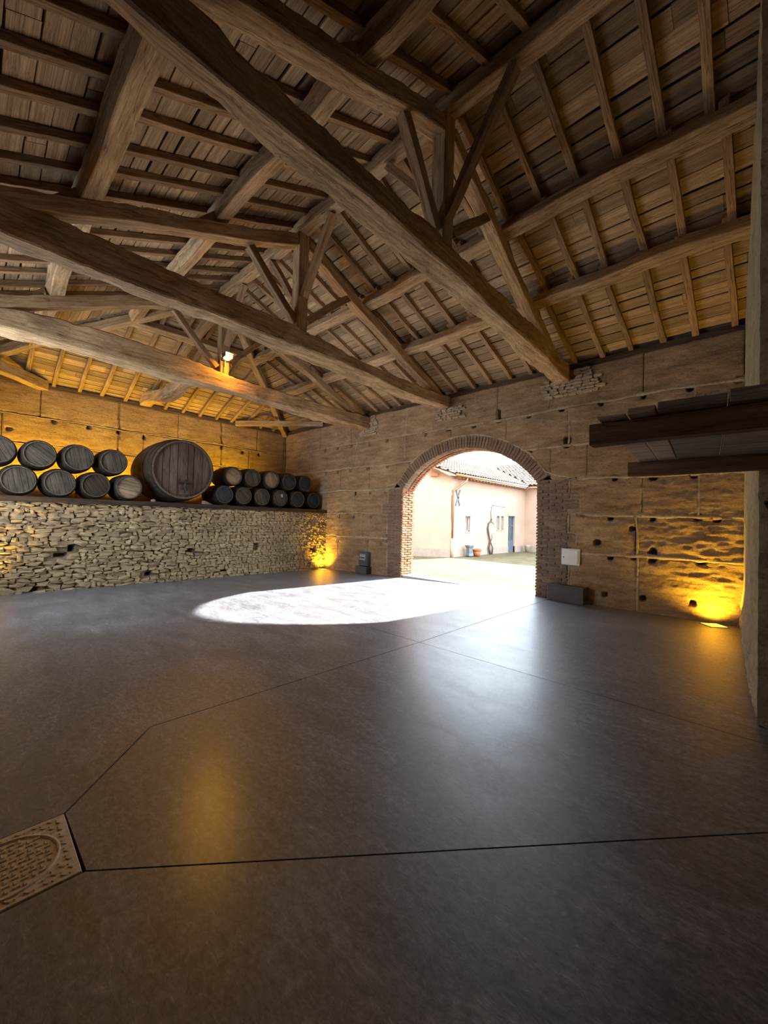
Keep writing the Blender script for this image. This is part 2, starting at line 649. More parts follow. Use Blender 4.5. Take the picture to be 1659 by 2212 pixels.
def joined(items, mat, name, parent, kind='stuff', smooth=False):
    """items: (mesh, Matrix) -> one joined mesh object"""
    V = []
    F = []
    o = 0
    cache = {}
    for me, mt in items:
        if me.name not in cache:
            cache[me.name] = (np.array([v.co[:] for v in me.vertices]), [tuple(p.vertices) for p in me.polygons])
        co, fs = cache[me.name]
        mm = np.array(mt)
        V.append(co @ mm[:3, :3].T + mm[:3, 3])
        F.extend([tuple(i + o for i in f) for f in fs])
        o += len(co)
    me = bpy.data.meshes.new(name)
    me.from_pydata(np.concatenate(V).tolist(), [], F)
    me.materials.append(mat)
    if smooth:
        me.polygons.foreach_set('use_smooth', [True] * len(me.polygons))
    ob = link(me, name, parent)
    ob['kind'] = kind
    return ob


def floor_z(x):
    return -0.026 * max(0.0, -5.0 - x)


# ================================================================== FLOOR
floor = MB().box((-11.2, -1.1, -0.42), (3.0, 8.95, -0.30)).build('floor', M['subfloor'])
tag(floor, kind='structure')


def shrink(poly, d):
    n = len(poly)
    area = sum(poly[i][0] * poly[(i + 1) % n][1] - poly[(i + 1) % n][0] * poly[i][1] for i in range(n))
    sgn = 1 if area > 0 else -1
    out = []
    for i in range(n):
        p, a, b = Vector(poly[i]), Vector(poly[i - 1]), Vector(poly[(i + 1) % n])
        e1, e2 = (p - a).normalized(), (b - p).normalized()
        n1, n2 = Vector((-e1.y, e1.x)) * sgn, Vector((-e2.y, e2.x)) * sgn
        m = (n1 + n2).normalized()
        out.append(tuple(p + m * (d / max(0.35, m.dot(n1)))))
    return out


def slab(poly):
    poly = shrink(poly, 0.0042)
    bm = bmesh.new()
    vs_ = [bm.verts.new((x, y, 0)) for x, y in poly]
    bm.faces.new(vs_)
    for xx in (-5.0,):
        bmesh.ops.bisect_plane(bm, geom=bm.verts[:] + bm.edges[:] + bm.faces[:], plane_co=(xx, 0, 0), plane_no=(1, 0, 0))
    r = bmesh.ops.extrude_face_region(bm, geom=bm.faces[:])
    for g in r['geom']:
        if isinstance(g, bmesh.types.BMVert):
            g.co.z -= 0.1
    for v in bm.verts:
        v.co.z += floor_z(v.co.x)
    bmesh.ops.recalc_face_normals(bm, faces=bm.faces)
    me = bpy.data.meshes.new('slab')
    bm.to_mesh(me)
    bm.free()
    me.materials.append(M['floor'])
    return link(me, 'slab', floor)


slab([(-10.95, 3.95), (-3.14, 3.95), (-3.24, 8.42), (-10.95, 8.42)])
slab([(-3.14, 3.95), (3.0, 3.95), (3.0, 4.26), (-0.05, 4.26), (-0.085, 4.9), (-0.127, 5.5), (-0.17, 6.2), (-0.25, 7.35), (-0.31, 8.42), (-3.24, 8.42)])
slab([(-10.95, 3.95), (-10.95, -1.0), (-2.525, -1.0), (-2.525, 0.385), (-3.15, 0.95), (-3.14, 3.95)])
slab([(-3.14, 3.95), (-3.15, 0.95), (-2.525, 0.385), (-2.06, 0.393), (0.0, 2.82), (0.95, 3.95)])
slab([(-2.06, 0.393), (-2.06, -1.0), (3.0, -1.0), (3.0, 3.95), (0.95, 3.95), (0.0, 2.82)])
slab([(-2.525, -1.0), (-2.06, -1.0), (-2.06, -0.09), (-2.525, -0.09)])

# ================================================================== WALL BACK (arch wall)
YB = 8.35
ARX, ARH, AZS, ARISE = -5.46, 1.885, 2.36, 0.94
AR = (ARH ** 2 + ARISE ** 2) / (2 * ARISE)
ACZ = AZS + ARISE - AR


def in_arch(x, z, grow=0.0):
    inside = (np.abs(x - ARX) < ARH + grow) & (z < AZS)
    cap = ((x - ARX) ** 2 + (z - ACZ) ** 2 < (AR + grow) ** 2) & (z >= AZS - 0.001)
    return inside | cap


def arch_pts(grow=0.0, n=20):
    a = math.asin(min(1, ARH / AR))
    return [(ARX + (AR + grow) * math.sin(-a + 2 * a * i / n), ACZ + (AR + grow) * math.cos(-a + 2 * a * i / n)) for i in range(n + 1)]


def wall_with_arch(name, x0, x1, z0, z1, y0, y1, mat, parent=None, grow=0.0):
    """solid wall with the arched opening, extruded y0..y1"""
    ap = arch_pts(grow)
    lo = [(x0, z0), (ap[0][0], z0)] + ap + [(ap[-1][0], z0), (x1, z0), (x1, z1), (x0, z1)]
    mb = MB()
    n = len(lo)
    # front/back as quads strips above arch
    v = [(x, y0, z) for x, z in lo] + [(x, y1, z) for x, z in lo]
    fs = [(i, (i + 1) % n, n + (i + 1) % n, n + i) for i in range(n)]
    mb.add(v, fs)
    bm = bmesh.new()
    bv = [bm.verts.new(p) for p in mb.v]
    for f in mb.f:
        bm.faces.new([bv[i] for i in f])
    e0 = [bm.edges.get((bv[i], bv[(i + 1) % n])) for i in range(n)]
    e1 = [bm.edges.get((bv[n + i], bv[n + (i + 1) % n])) for i in range(n)]
    bmesh.ops.triangle_fill(bm, edges=e0, use_beauty=True)
    bmesh.ops.triangle_fill(bm, edges=e1, use_beauty=True)
    bmesh.ops.recalc_face_normals(bm, faces=bm.faces)
    me = bpy.data.meshes.new(name)
    bm.to_mesh(me)
    bm.free()
    me.materials.append(mat)
    return link(me, name, parent)


wall_back = wall_with_arch('wall_back', -13.9, 3.0, -0.45, 4.7, 8.58, 8.82, M['stone_mortar'], grow=0.05)
tag(wall_back, kind='structure')

HOLES = [(-10.91, 3.83), (-10.25, 3.85), (-9.58, 3.84), (-8.73, 3.80), (-8.02, 3.82), (-7.32, 3.81), (-6.6, 3.83), (-5.87, 3.84), (-5.14, 3.84),
         (-4.48, 3.86), (-3.78, 3.85), (-3.09, 3.87), (-2.35, 3.86), (-1.66, 3.87), (-0.99, 3.87), (-0.36, 3.87), (-10.82, 3.04), (-10.21, 3.05), (-9.57, 3.07),
         (-8.78, 3.08), (-7.97, 3.07), (-7.11, 3.12), (-2.97, 3.12), (-3.75, 3.09), (-9.35, 2.32), (-8.67, 2.32), (-7.97, 2.36), (-2.85, 2.42), (-2.1, 2.41), (-1.49, 2.38),
         (-0.92, 2.39), (-10.1, 1.60), (-9.36, 1.58), (-8.6, 1.6), (-7.93, 1.62), (-2.16, 1.67), (-1.5, 1.66), (-0.86, 1.68), (-0.62, 1.66), (-1.81, 1.47),
         (-2.39, 1.19), (-2.15, 0.93), (-1.77, 0.95), (-0.82, 0.96), (-10.79, 0.78), (-10.11, 0.80), (-8.73, 0.84), (-8.13, 0.83),
         (-2.24, 0.22), (-1.63, 0.24), (-0.93, 0.27)]
HOLE_TALL = [(-1.49, 1.0, 0.055, 0.12), (-2.86, 1.66, 0.05, 0.13), (-4.5, 4.0, 0.04, 0.12), (-2.97, 3.2, 0.06, 0.09)]
HP = [(x, z, 0.035 + 0.02 * random.random(), 0.035 + 0.018 * random.random()) for x, z in HOLES] + HOLE_TALL


def earth_h(A, Z, seed=11, rough=1.0, low=True):
    n1 = fbm(A * 2.1, Z * 2.6, seed, 5, 0.6)
    n2 = fbm(A * 3.0, Z * 16.0, seed + 40, 4, 0.6)
    n3 = fbm(A * 22, Z * 26, seed + 80, 3, 0.7)
    H = 0.024 * n1 + 0.016 * n2 + 0.013 * n3
    if low:   # weathered, eroded belt in the lower right of the wall
        e = np.clip((A + 2.3) / 1.4, 0, 1) * np.clip((2.1 - Z) / 0.5, 0, 1)
        H = H + e * (0.055 * n2 + 0.03 * fbm(A * 7, Z * 9, seed + 9, 4) - 0.008)
    return H * rough


def wall_b_h(A, Z):
    H = earth_h(A, Z, 11)
    for (x, z, rx, rz) in HP:
        m = (np.abs(A - x) < rx * 3) & (np.abs(Z - z) < rz * 3)
        if m.any():
            d = (np.abs((A - x) / rx) ** 3 + np.abs((Z - z) / rz) ** 3) ** (1 / 3.0)
            d = d + 0.35 * fbm(A * 20, Z * 20, 77, 3)
            H = np.where(m, H - 0.16 * np.clip((1.25 - d) / 0.4, 0, 1), H)
    return H


def wb_world(A, Z, H):
    return A, YB - H, Z


ROWS = [(-0.35, 0.97, [-13.4, -10.12, -8.7, -7.92, -2.88, -1.72, -0.25]),
        (0.97, 1.70, [-13.4, -11.3, -10.12, -9.0, -7.95, -2.86, -1.75, -0.25]),
        (1.70, 2.42, [-13.4, -11.4, -9.38, -7.95, -2.86, -1.66, -0.86, -0.25]),
        (2.42, 3.13, [-13.4, -11.7, -10.06, -8.7, -7.60, -3.30, -2.59, -1.3, -0.25]),
        (3.13, 3.89, [-13.4, -11.65, -9.33, -7.32, -5.80, -4.3, -2.95, -0.91, -0.25]),
        (3.89, 4.66, [-13.4, -11.2, -9.6, -7.29, -6.35, -4.53, -3.35, -1.66, -0.30])]
for z0, z1, xs in ROWS:
    for xa, xb in zip(xs[:-1], xs[1:]):
        if z0 < 2.4 and xa > -8 and xb < -2.75:
            continue
        kp = None
        if z1 > 2.3 and z0 < 3.8 and xb > -8 and xa < -2.8:
            kp = lambda a, z: ~in_arch(a, z, 0.30)
        hfield('earth_block', xa + 0.003, xb - 0.003, z0 + 0.006, z1 - 0.006, wall_b_h, M['earth'], wall_back, wb_world, keep=kp, seed=int(100 + xa * 10 + z0 * 7))


def ribbon(name, pts, w, parent, to_world, mat, seed=1):
    """irregular proud mortar strip along (a,z) points"""
    mb = MB()
    P = []
    for (a0, z0), (a1, z1) in zip(pts[:-1], pts[1:]):
        n = max(2, int(math.hypot(a1 - a0, z1 - z0) / 0.05))
        P += [(a0 + (a1 - a0) * i / n, z0 + (z1 - z0) * i / n) for i in range(n)]
    P.append(pts[-1])
    v = []
    for i, (a, z) in enumerate(P):
        b = P[min(i + 1, len(P) - 1)]
        c = P[max(i - 1, 0)]
        t = Vector((b[0] - c[0], b[1] - c[1])).normalized()
        nn = Vector((-t.y, t.x))
        wob = 0.012 * mnoise.noise(Vector((a * 4, z * 4, seed)))
        for s, h in ((-1, -0.03), (-0.8, 0.001), (0, 0.006), (0.8, 0.001), (1, -0.03)):
            k = w * (0.5 + 0.55 * (0.5 + mnoise.noise(Vector((a * 7, z * 7, seed + s))))) * s
            hh = h + (0.012 * mnoise.noise(Vector((a * 14, z * 14, seed))) if h > 0 else 0)
            v.append(to_world(a + nn.x * (k + wob), z + nn.y * (k + wob), hh))
    fs = [(i * 5 + k, i * 5 + k + 1, i * 5 + k + 6, i * 5 + k + 5) for i in range(len(P) - 1) for k in range(4)]
    mb.add(v, fs)
    return mb.build(name, mat, parent, smooth=True)


for z, segs in ((0.97, [(-11, -7.9), (-2.8, -0.3)]), (1.70, [(-11, -7.9), (-2.65, -0.3)]), (2.42, [(-11.2, -7.7), (-2.75, -0.3)]), (3.13, [(-13.4, -7.05), (-3.95, -0.3)]), (3.89, [(-13.4, -0.3)])):
    for xa, xb in segs:
        n = max(2, int((xb - xa) / 0.9))
        pts = [(xa + (xb - xa) * i / n, z + random.uniform(-0.025, 0.025)) for i in range(n + 1)]
        ribbon('mortar_joint', pts, 0.045, wall_back, wb_world, M['mortar'], random.uniform(0, 50))
for z0, z1, xs in ROWS:
    for x in xs[1:-1]:
        if random.random() < 0.35:
            continue
        if x in (-7.92, -7.95, -2.88, -2.86, -7.6, -3.3) or (z0 > 3.0 and z0 < 3.2 and -7 < x < -4):
            continue
        ribbon('mortar_joint', [(x + random.uniform(-.03, .03), z0 + 0.02), (x + random.uniform(-.03, .03), (z0 + z1) / 2), (x, z1 - 0.02)], 0.03, wall_back, wb_world, M['mortar'], random.uniform(0, 50))
# pale ring of mortar hugging the brick arch
ribbon('mortar_joint', [(-8.0, 2.50), (-7.75, 2.53), (-7.52, 2.60)] + arch_pts(0.335, 16)[2:-2] + [(-3.4, 2.62), (-3.15, 2.52), (-2.8, 2.46)], 0.035, wall_back, wb_world, M['mortar'], 7.7)

# --- bricks round the opening
bed = MB().box((-8.12, 8.362, -.4), (ARX - ARH - .03, 8.59, 2.44)).box((ARX + ARH + .03, 8.362, -.4), (-2.70, 8.59, 2.44))
for (a0, b0), (a1, b1) in zip(list(zip(arch_pts(.03), arch_pts(.33)))[:-1], list(zip(arch_pts(.03), arch_pts(.33)))[1:]):
    bed.add([(a0[0], 8.362, a0[1]), (b0[0], 8.362, b0[1]), (b1[0], 8.362, b1[1]), (a1[0], 8.362, a1[1]), (a0[0], 8.59, a0[1]), (b0[0], 8.59, b0[1]), (b1[0], 8.59, b1[1]), (a1[0], 8.59, a1[1])],
            [(0, 1, 2, 3), (4, 5, 6, 7), (0, 1, 5, 4), (1, 2, 6, 5), (2, 3, 7, 6), (3, 0, 4, 7)])
bed.build('brick_bedding', M['brick_mortar'], wall_back)
BRV = stone_variants(10, M['brick'], 0.06, True, 'brick')
BRR = stone_variants(8, M['brick_lit'], 0.06, True, 'brick')


def jamb(edge, outer, sgn):
    """courses of brick from the opening edge outward; sgn=-1 to the left"""
    items = []
    z = floor_z(edge) - 0.02
    k = 0
    while z < AZS + 0.02:
        hgt = 0.066 + random.uniform(-.004, .004)
        x = edge
        lim = outer(z)
        first = True
        while abs(x - edge) < abs(lim - edge) - 0.04:
            L = (0.14 if (k % 2 and first) else 0.27) + random.uniform(-.02, .02)
            if abs(x + sgn * L - edge) > abs(lim - edge) - 0.05:
                L = abs(lim - x) + random.uniform(-.015, .015)
            items.append((x + sgn * L / 2, z + hgt / 2, L - 0.012, hgt - 0.011))
            x += sgn * L
            first = False
        z += hgt
        k += 1
    return items


def LEFT_STEP(z):
    return -7.90 if z > 1.98 else -8.11 if z > 1.66 else -7.90 if z > 1.12 else -8.11 if z > .86 else -7.87


def RIGHT_STEP(z):
    return -2.93 if z > 2.12 else -2.72 if z > 1.76 else -2.94 if z > 1.35 else -2.78 if z > 1.1 else -2.92


front = []
for (x, z, L, hh) in jamb(ARX - ARH, LEFT_STEP, -1) + jamb(ARX + ARH, RIGHT_STEP, 1):
    front.append((x, z, L, hh))
cab_hole = (-3.06, -2.66, 0.69, 1.07)
for (x, z, L, hh) in front:
    if any(abs(x - hx) < 0.09 and abs(z - hz) < 0.06 for hx, hz in ((-3.25, 1.5), (-2.86, 1.7), (-2.86, 1.62), (-2.86, 1.78), (-2.86, 2.42))):
        continue
    y = YB + 0.057 + random.uniform(-0.010, 0.010)
    link(random.choice(BRV), 'brick', wall_back, (x, y, z), None, (L, 0.14, hh))
ribbon('mortar_joint', [(-7.92, 2.4), (-7.92, 1.97), (-8.14, 1.96), (-8.14, 1.66), (-7.93, 1.64), (-7.93, 1.12), (-8.13, 1.1), (-8.13, .86), (-7.9, .84), (-7.9, .1)], 0.026, wall_back, wb_world, M['mortar'], 3.3)
ribbon('mortar_joint', [(-2.91, 2.4), (-2.91, 2.12), (-2.69, 2.10), (-2.69, 1.76), (-2.92, 1.74), (-2.92, 1.36), (-2.75, 1.34), (-2.75, 1.1), (-2.89, 1.07), (-2.89, .2)], 0.02, wall_back, wb_world, M['mortar'], 5.3)
# voussoirs: front ring as single bricks
amax = math.asin(ARH / AR)
NV = 58
for i in range(NV):
    a = -amax + 2 * amax * (i + 0.5) / NV
    r = AR + 0.155
    rot = Matrix.Rotation(a, 3, 'Y')
    link(random.choice(BRV), 'brick', wall_back, (ARX + r * math.sin(a), YB + 0.10 + random.uniform(-.008, .008), ACZ + r * math.cos(a)), rot,
         (2 * amax * AR / NV - 0.012, 0.25, 0.30))
# reveal and soffit bricks, orange-red sunlight put into their colour
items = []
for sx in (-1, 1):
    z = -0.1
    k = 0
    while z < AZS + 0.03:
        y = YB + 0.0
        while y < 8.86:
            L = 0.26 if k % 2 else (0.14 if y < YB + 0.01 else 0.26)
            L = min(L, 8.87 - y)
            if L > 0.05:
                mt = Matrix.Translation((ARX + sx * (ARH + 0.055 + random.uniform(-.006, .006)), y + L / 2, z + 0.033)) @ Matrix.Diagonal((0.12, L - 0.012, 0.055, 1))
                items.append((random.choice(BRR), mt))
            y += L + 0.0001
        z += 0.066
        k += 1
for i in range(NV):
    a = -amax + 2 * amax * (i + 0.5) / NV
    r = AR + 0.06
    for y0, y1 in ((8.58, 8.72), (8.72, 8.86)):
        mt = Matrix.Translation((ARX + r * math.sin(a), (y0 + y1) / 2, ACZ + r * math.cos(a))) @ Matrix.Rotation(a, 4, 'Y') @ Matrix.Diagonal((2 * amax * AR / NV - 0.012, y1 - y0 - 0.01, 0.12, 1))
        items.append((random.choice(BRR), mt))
joined(items, M['brick_lit'], 'reveal_brickwork', wall_back)

# rubble pads under the truss ends
RST = stone_variants(8, M['stone'], 0.22)
items = []
for (xa, xb, za, zb) in ((-3.55, -2.45, 4.12, 4.38), (-6.3, -5.5, 4.08, 4.33), (-9.2, -8.5, 4.05, 4.25), (-2.9, -2.55, 4.38, 4.62), (-8.72, -8.5, 4.2, 4.62), (-3.55, -3.2, 4.38, 4.5)):
    z = za
    while z < zb:
        x = xa + random.uniform(0, .1)
        while x < xb:
            L = random.uniform(.08, .22)
            items.append((random.choice(RST), Matrix.Translation((x + L / 2, YB - 0.005, z + 0.03)) @ Matrix.Diagonal((L * 0.95, 0.1, 0.062, 1))))
            x += L
        z += 0.062
joined(items, M['mortar'], 'rubble_pad', wall_back)

# threshold stone in the doorway
th = MB().box((ARX - ARH - 0.02, 8.42, -0.2), (ARX + ARH + 0.02, 8.92, 0.0)).build('trim_1', M['threshold'])
tag(th, kind='structure')

# ================================================================== WALL LEFT (set back, above the ledge)
XA = -13.4
wall_left = MB().box((-13.95, -1.1, 1.5), (-13.58, 9.0, 4.7)).build('wall_left', M['stone_mortar'])
tag(wall_left, kind='structure')


def wl_world(A, Z, H):
    return XA + H, A, Z


HA = [(0.63, 3.5, .05, .04), (1.48, 3.84, .04, .035), (2.22, 3.83, .04, .035), (3.56, 3.78, .035, .06), (5.9, 3.84, .04, .04), (6.66, 3.77, .04, .04), (7.28, 3.77, .04, .04), (2.92, 3.83, .04, .05)]


def wall_a_h(A, Z):
    H = earth_h(A, Z, 31, 0.8, False)
    for (x, z, rx, rz) in HA:
        m = (np.abs(A - x) < rx * 3) & (np.abs(Z - z) < rz * 3)
        d = (np.abs((A - x) / rx) ** 3 + np.abs((Z - z) / rz) ** 3) ** (1 / 3.0) + 0.35 * fbm(A * 20, Z * 20, 77, 3)
        H = np.where(m, H - 0.15 * np.clip((1.25 - d) / 0.4, 0, 1), H)
    for cx, sd in ((2.93, 5), (5.90, 9)):     # long cracks
        c = cx + 0.09 * fbm(Z * 3.0, Z * 0 + 1.3, sd, 4)
        wdt = 0.012 + 0.02 * (fbm(Z * 4, Z * 0 + 7.1, sd + 2, 3) + 0.3)
        H = H - 0.09 * np.clip(1.4 - np.abs(A - c) / np.maximum(wdt, 0.006), 0, 1)
    return H


for z0, z1, ys_ in ((1.7, 2.5, [-0.6, 2.0, 4.4, 6.6, 8.33]), (2.5, 3.2, [-0.6, 1.7, 3.9, 6.2, 8.33]), (3.2, 3.9, [-0.6, 0.5, 3.55, 6.9, 8.33]), (3.9, 4.68, [-0.6, 1.2, 4.5, 7.2, 8.33])):
    for ya, yb in zip(ys_[:-1], ys_[1:]):
        hfield('earth_block', ya + .006, yb - .006, z0 + .006, z1 - .006, wall_a_h, M['earth'], wall_left, wl_world, res=0.03, seed=int(300 + ya * 9 + z0))
for z in (2.5, 3.2, 3.9):
    n = 10
    ribbon('mortar_joint', [(-0.5 + 8.8 * i / n, z + random.uniform(-.03, .03)) for i in range(n + 1)], 0.018, wall_left, wl_world, M['mortar'], random.uniform(0, 50))

# ================================================================== LOWER STONE WALL + LEDGE
XL = -10.75
LH = [(1.57, 0.72, .055, .055), (1.38, 0.59, .10, .06), (3.99, 0.60, .06, .06), (5.81, 0.66, .045, .08), (7.87, 0.5, .045, .055), (3.07, 0.06, .06, .05), (4.9, 0.02, .06, .04), (1.0, -0.08, .06, .04)]


def ll_world(A, Z, H):
    return XL - 0.06 + H, A, Z


def low_h(A, Z):
    H = 0.02 * fbm(A * 6, Z * 8, 55, 4)
    for (y, z, ry, rz) in LH:
        H = np.where((np.abs(A - y) < ry) & (np.abs(Z - z) < rz), H - 0.24, H)
    return H


wall_low = hfield('wall_lower_left', -0.7, 8.4, -0.4, 1.7, low_h, M['stone_mortar'], None, ll_world, res=0.04, edge=0, jit=0)
tag(wall_low, kind='structure')
MB().box((-13.58, -0.9, -0.4), (XL - 0.34, 8.58, 1.68)).build('fill', M['stone_mortar'], wall_low)
STV = stone_variants(20, M['stone'], 0.30)
STR = stone_variants(10, M['stone'], 0.16)
SBR = stone_variants(4, M['brick'], 0.12, True, 'stone')
stones = []
z = -0.22
row = 0
while z < 1.69:
    rh = random.uniform(0.045, 0.088)
    if z + rh > 1.69:
        rh = 1.695 - z
        if rh < 0.03:
            break
    y = -0.55 + random.uniform(0, .1)
    while y < 8.36:
        rubble = max(0.0, min(1.0, (6.2 - y) / 3.0))
        L = random.uniform(0.07, 0.17 + 0.11 * rubble)
        hh = rh * random.uniform(0.86, 1.18 + 0.22 * rubble)
        zc = z + rh / 2 + random.uniform(-0.014, 0.014) * (0.4 + rubble)
        yc = y + L / 2
        if not any(abs(yc - a) < ra + L * 0.38 and abs(zc - b) < rb + hh * 0.3 for a, b, ra, rb in LH):
            tilt = random.uniform(-0.16, 0.16) * (0.25 + rubble)
            stones.append((L * 0.97, hh, yc, zc, tilt, random.uniform(-0.02, 0.03), random.uniform(-.1, .1)))
        y += L
    z += rh
cx_, cy_ = 0.0, 0.0
stones.sort(key=lambda s: -(s[0] * s[1]) / ((XL - cx_) ** 2 + s[2] ** 2))
rest = []
for i, (L, hh, yc, zc, tilt, dx, rz) in enumerate(stones):
    red = (0.35 < zc < 0.75 and 3.4 < yc < 7 and random.random() < 0.22) or random.random() < 0.02
    me = random.choice(SBR if red else STR if random.random() < min(1, max(0, (yc - 3.2) / 3.0)) else STV)
    rot = Matrix.Rotation(tilt, 3, 'X') @ Matrix.Rotation(rz, 3, 'Z')
    loc = (XL - 0.06 + dx, yc, zc)
    if i < 300:
        link(me, 'stone', wall_low, loc, rot, (0.16, L, hh))
    else:
        rest.append((me if not red else random.choice(SBR), Matrix.Translation(loc) @ rot.to_4x4() @ Matrix.Diagonal((0.16, L, hh, 1))))
joined(rest, M['stone'], 'stonework', wall_low)
# timber edge along the top of the ledge
lb = beam('trim_2', (XL - 0.06, -0.6, 1.745), (XL - 0.06, 8.36, 1.745), 0.24, 0.11, M['cask'], step=0.3, crook=0.01)
tag(lb, kind='structure')
MB().box((-13.45, -0.6, 1.66), (XL - 0.17, 8.40, 1.795)).build('ledge_floor', M['stone_mortar'], wall_low)

# ================================================================== WALL RIGHT (slightly skew, seen edge-on)
CS = 0.06


def wc_x(y):
    return -0.30 + CS * (YB - y)


_cn = Vector((-1, -CS, 0)).normalized()


def wc_world(A, Z, H):
    return wc_x(A) + _cn.x * H, A + _cn.y * H, Z


wall_right = MB().add([(wc_x(8.5) + 0.04, 8.5, -.4), (wc_x(4.30) + .04, 4.30, -.4), (wc_x(4.30) + .75, 4.30, -.4), (wc_x(8.5) + .75, 8.5, -.4),
                       (wc_x(8.5) + 0.04, 8.5, 4.70), (wc_x(4.30) + .04, 4.30, 6.40), (wc_x(4.30) + .75, 4.30, 6.40), (wc_x(8.5) + .75, 8.5, 4.70)],
                      [(0, 1, 2, 3), (4, 5, 6, 7), (0, 1, 5, 4), (1, 2, 6, 5), (2, 3, 7, 6), (3, 0, 4, 7)]).build('wall_right', M['stone_mortar'])
tag(wall_right, kind='structure')


def plaster_h(A, Z):
    return 0.012 * fbm(A * 16, Z * 1.6, 61, 4) + 0.008 * fbm(A * 14, Z * 14, 62, 3) + np.clip((A - 4.35) / 0.5, 0, 1) * np.clip((0.62 - Z) / 0.3, 0, 1) * (0.03 + 0.05 * fbm(A * 9, Z * 9, 63, 3))


def rough_h(A, Z):
    return 0.05 * fbm(A * 6, Z * 7, 71, 4)


def roof_under(y):
    return 6.60 - 0.415 * abs(y - 3.87)


hfield('plaster_face', 4.31, 8.33, -0.3, 6.5, plaster_h, M['plaster'], wall_right, wc_world, keep=lambda a, z: z < roof_under(a) + 0.03, skirt=0, edge=0)


def we_world(A, Z, H):
    return A, 4.29 - H, Z


hfield('rough_end', wc_x(4.3) - 0.012, wc_x(4.3) + 0.78, -0.3, 6.4, rough_h, M['stone'], wall_right, we_world, skirt=0, edge=0)
hook = beam('wall_hook', (0.02, 4.32, 1.60), (-0.03, 4.2, 1.72), 0.018, 0.018, M['iron'], step=0.1, crook=0, rough=0)
tag(hook, 'short dark iron hook sticking out of the right-hand wall', 'hook')

# gravel strip along its foot
gb = MB().add([(-0.36, 8.5, -.05), (-0.09, 4.2, -.05), (0.5, 4.2, -.05), (0.5, 8.5, -.05), (-0.36, 8.5, -.3), (-0.09, 4.2, -.3), (0.5, 4.2, -.3), (0.5, 8.5, -.3)],
              [(0, 1, 2, 3), (4, 5, 6, 7), (0, 1, 5, 4), (1, 2, 6, 5), (2, 3, 7, 6), (3, 0, 4, 7)]).build('gravel_bed', M['gravel'])
tag(gb, kind='structure')
PEB = stone_variants(6, M['gravel'], 0.2, True, 'pebble')
items = []
for i in range(1100):
    y = random.uniform(4.27, 8.3)
    xl = np.interp(y, [4.26, 5.5, 7.35, 8.4], [-0.05, -0.127, -0.25, -0.31]) + 0.005
    xr = wc_x(y) + 0.01 if y > 4.33 else 0.45
    if xr <= xl:
        continue
    s = random.uniform(.012, .03)
    items.append((random.choice(PEB), Matrix.Translation((random.uniform(xl, xr), y, -0.045 + random.uniform(0, .02))) @ Matrix.Rotation(random.uniform(0, 6), 4, 'Z') @ Matrix.Diagonal((s, s * 1.3, s * .8, 1))))
pg = joined(items, M['gravel'], 'pebbles', None)
tag(pg, 'dark pebbles in the strip between floor slab and right wall', 'gravel')

# ================================================================== WALLS BEHIND THE CAMERA
wall_front = struct('wall_front')
for lo, hi in (((-13.9, -1.1, -0.4), (-10.2, -0.6, 4.7)), ((-10.2, -1.1, 4.2), (-7.0, -0.6, 4.7)), ((-7.0, -1.1, -0.4), (3.0, -0.6, 4.7)), ((-10.2, -1.1, -0.4), (-7.0, -0.6, 1.2))):  # gap between the panels is an added high opening, brightens the hall
    MB().box(lo, hi).build('wall_panel', M['earth'], wall_front)
wall_far = MB().box((2.4, -1.1, -0.4), (2.9, 8.9, 6.4)).build('wall_far_right', M['earth'])
tag(wall_far, kind='structure')

# ================================================================== ROOF
YC = 3.87
SL = 0.415
CA = math.atan(SL)
XH = -8.87          # where the hip begins
RX1 = 2.4
PLV = []
for k in range(14):
    secs = []
    for i in range(9):
        x = i / 8
        j = lambda: random.uniform(-0.03, 0.03)
        a0, a1 = -0.5 + j(), 0.5 + j()
        secs.append((x, a0, a1, j() * 3, j() * 3, 1 + j(), 1 + j()))
    PLV.append(section_mesh('plank', secs, M['plank'], 0.0, 1, k * 3.1, 0.1))
for me in PLV:
    me.polygons.foreach_set('use_smooth', [False] * len(me.polygons))


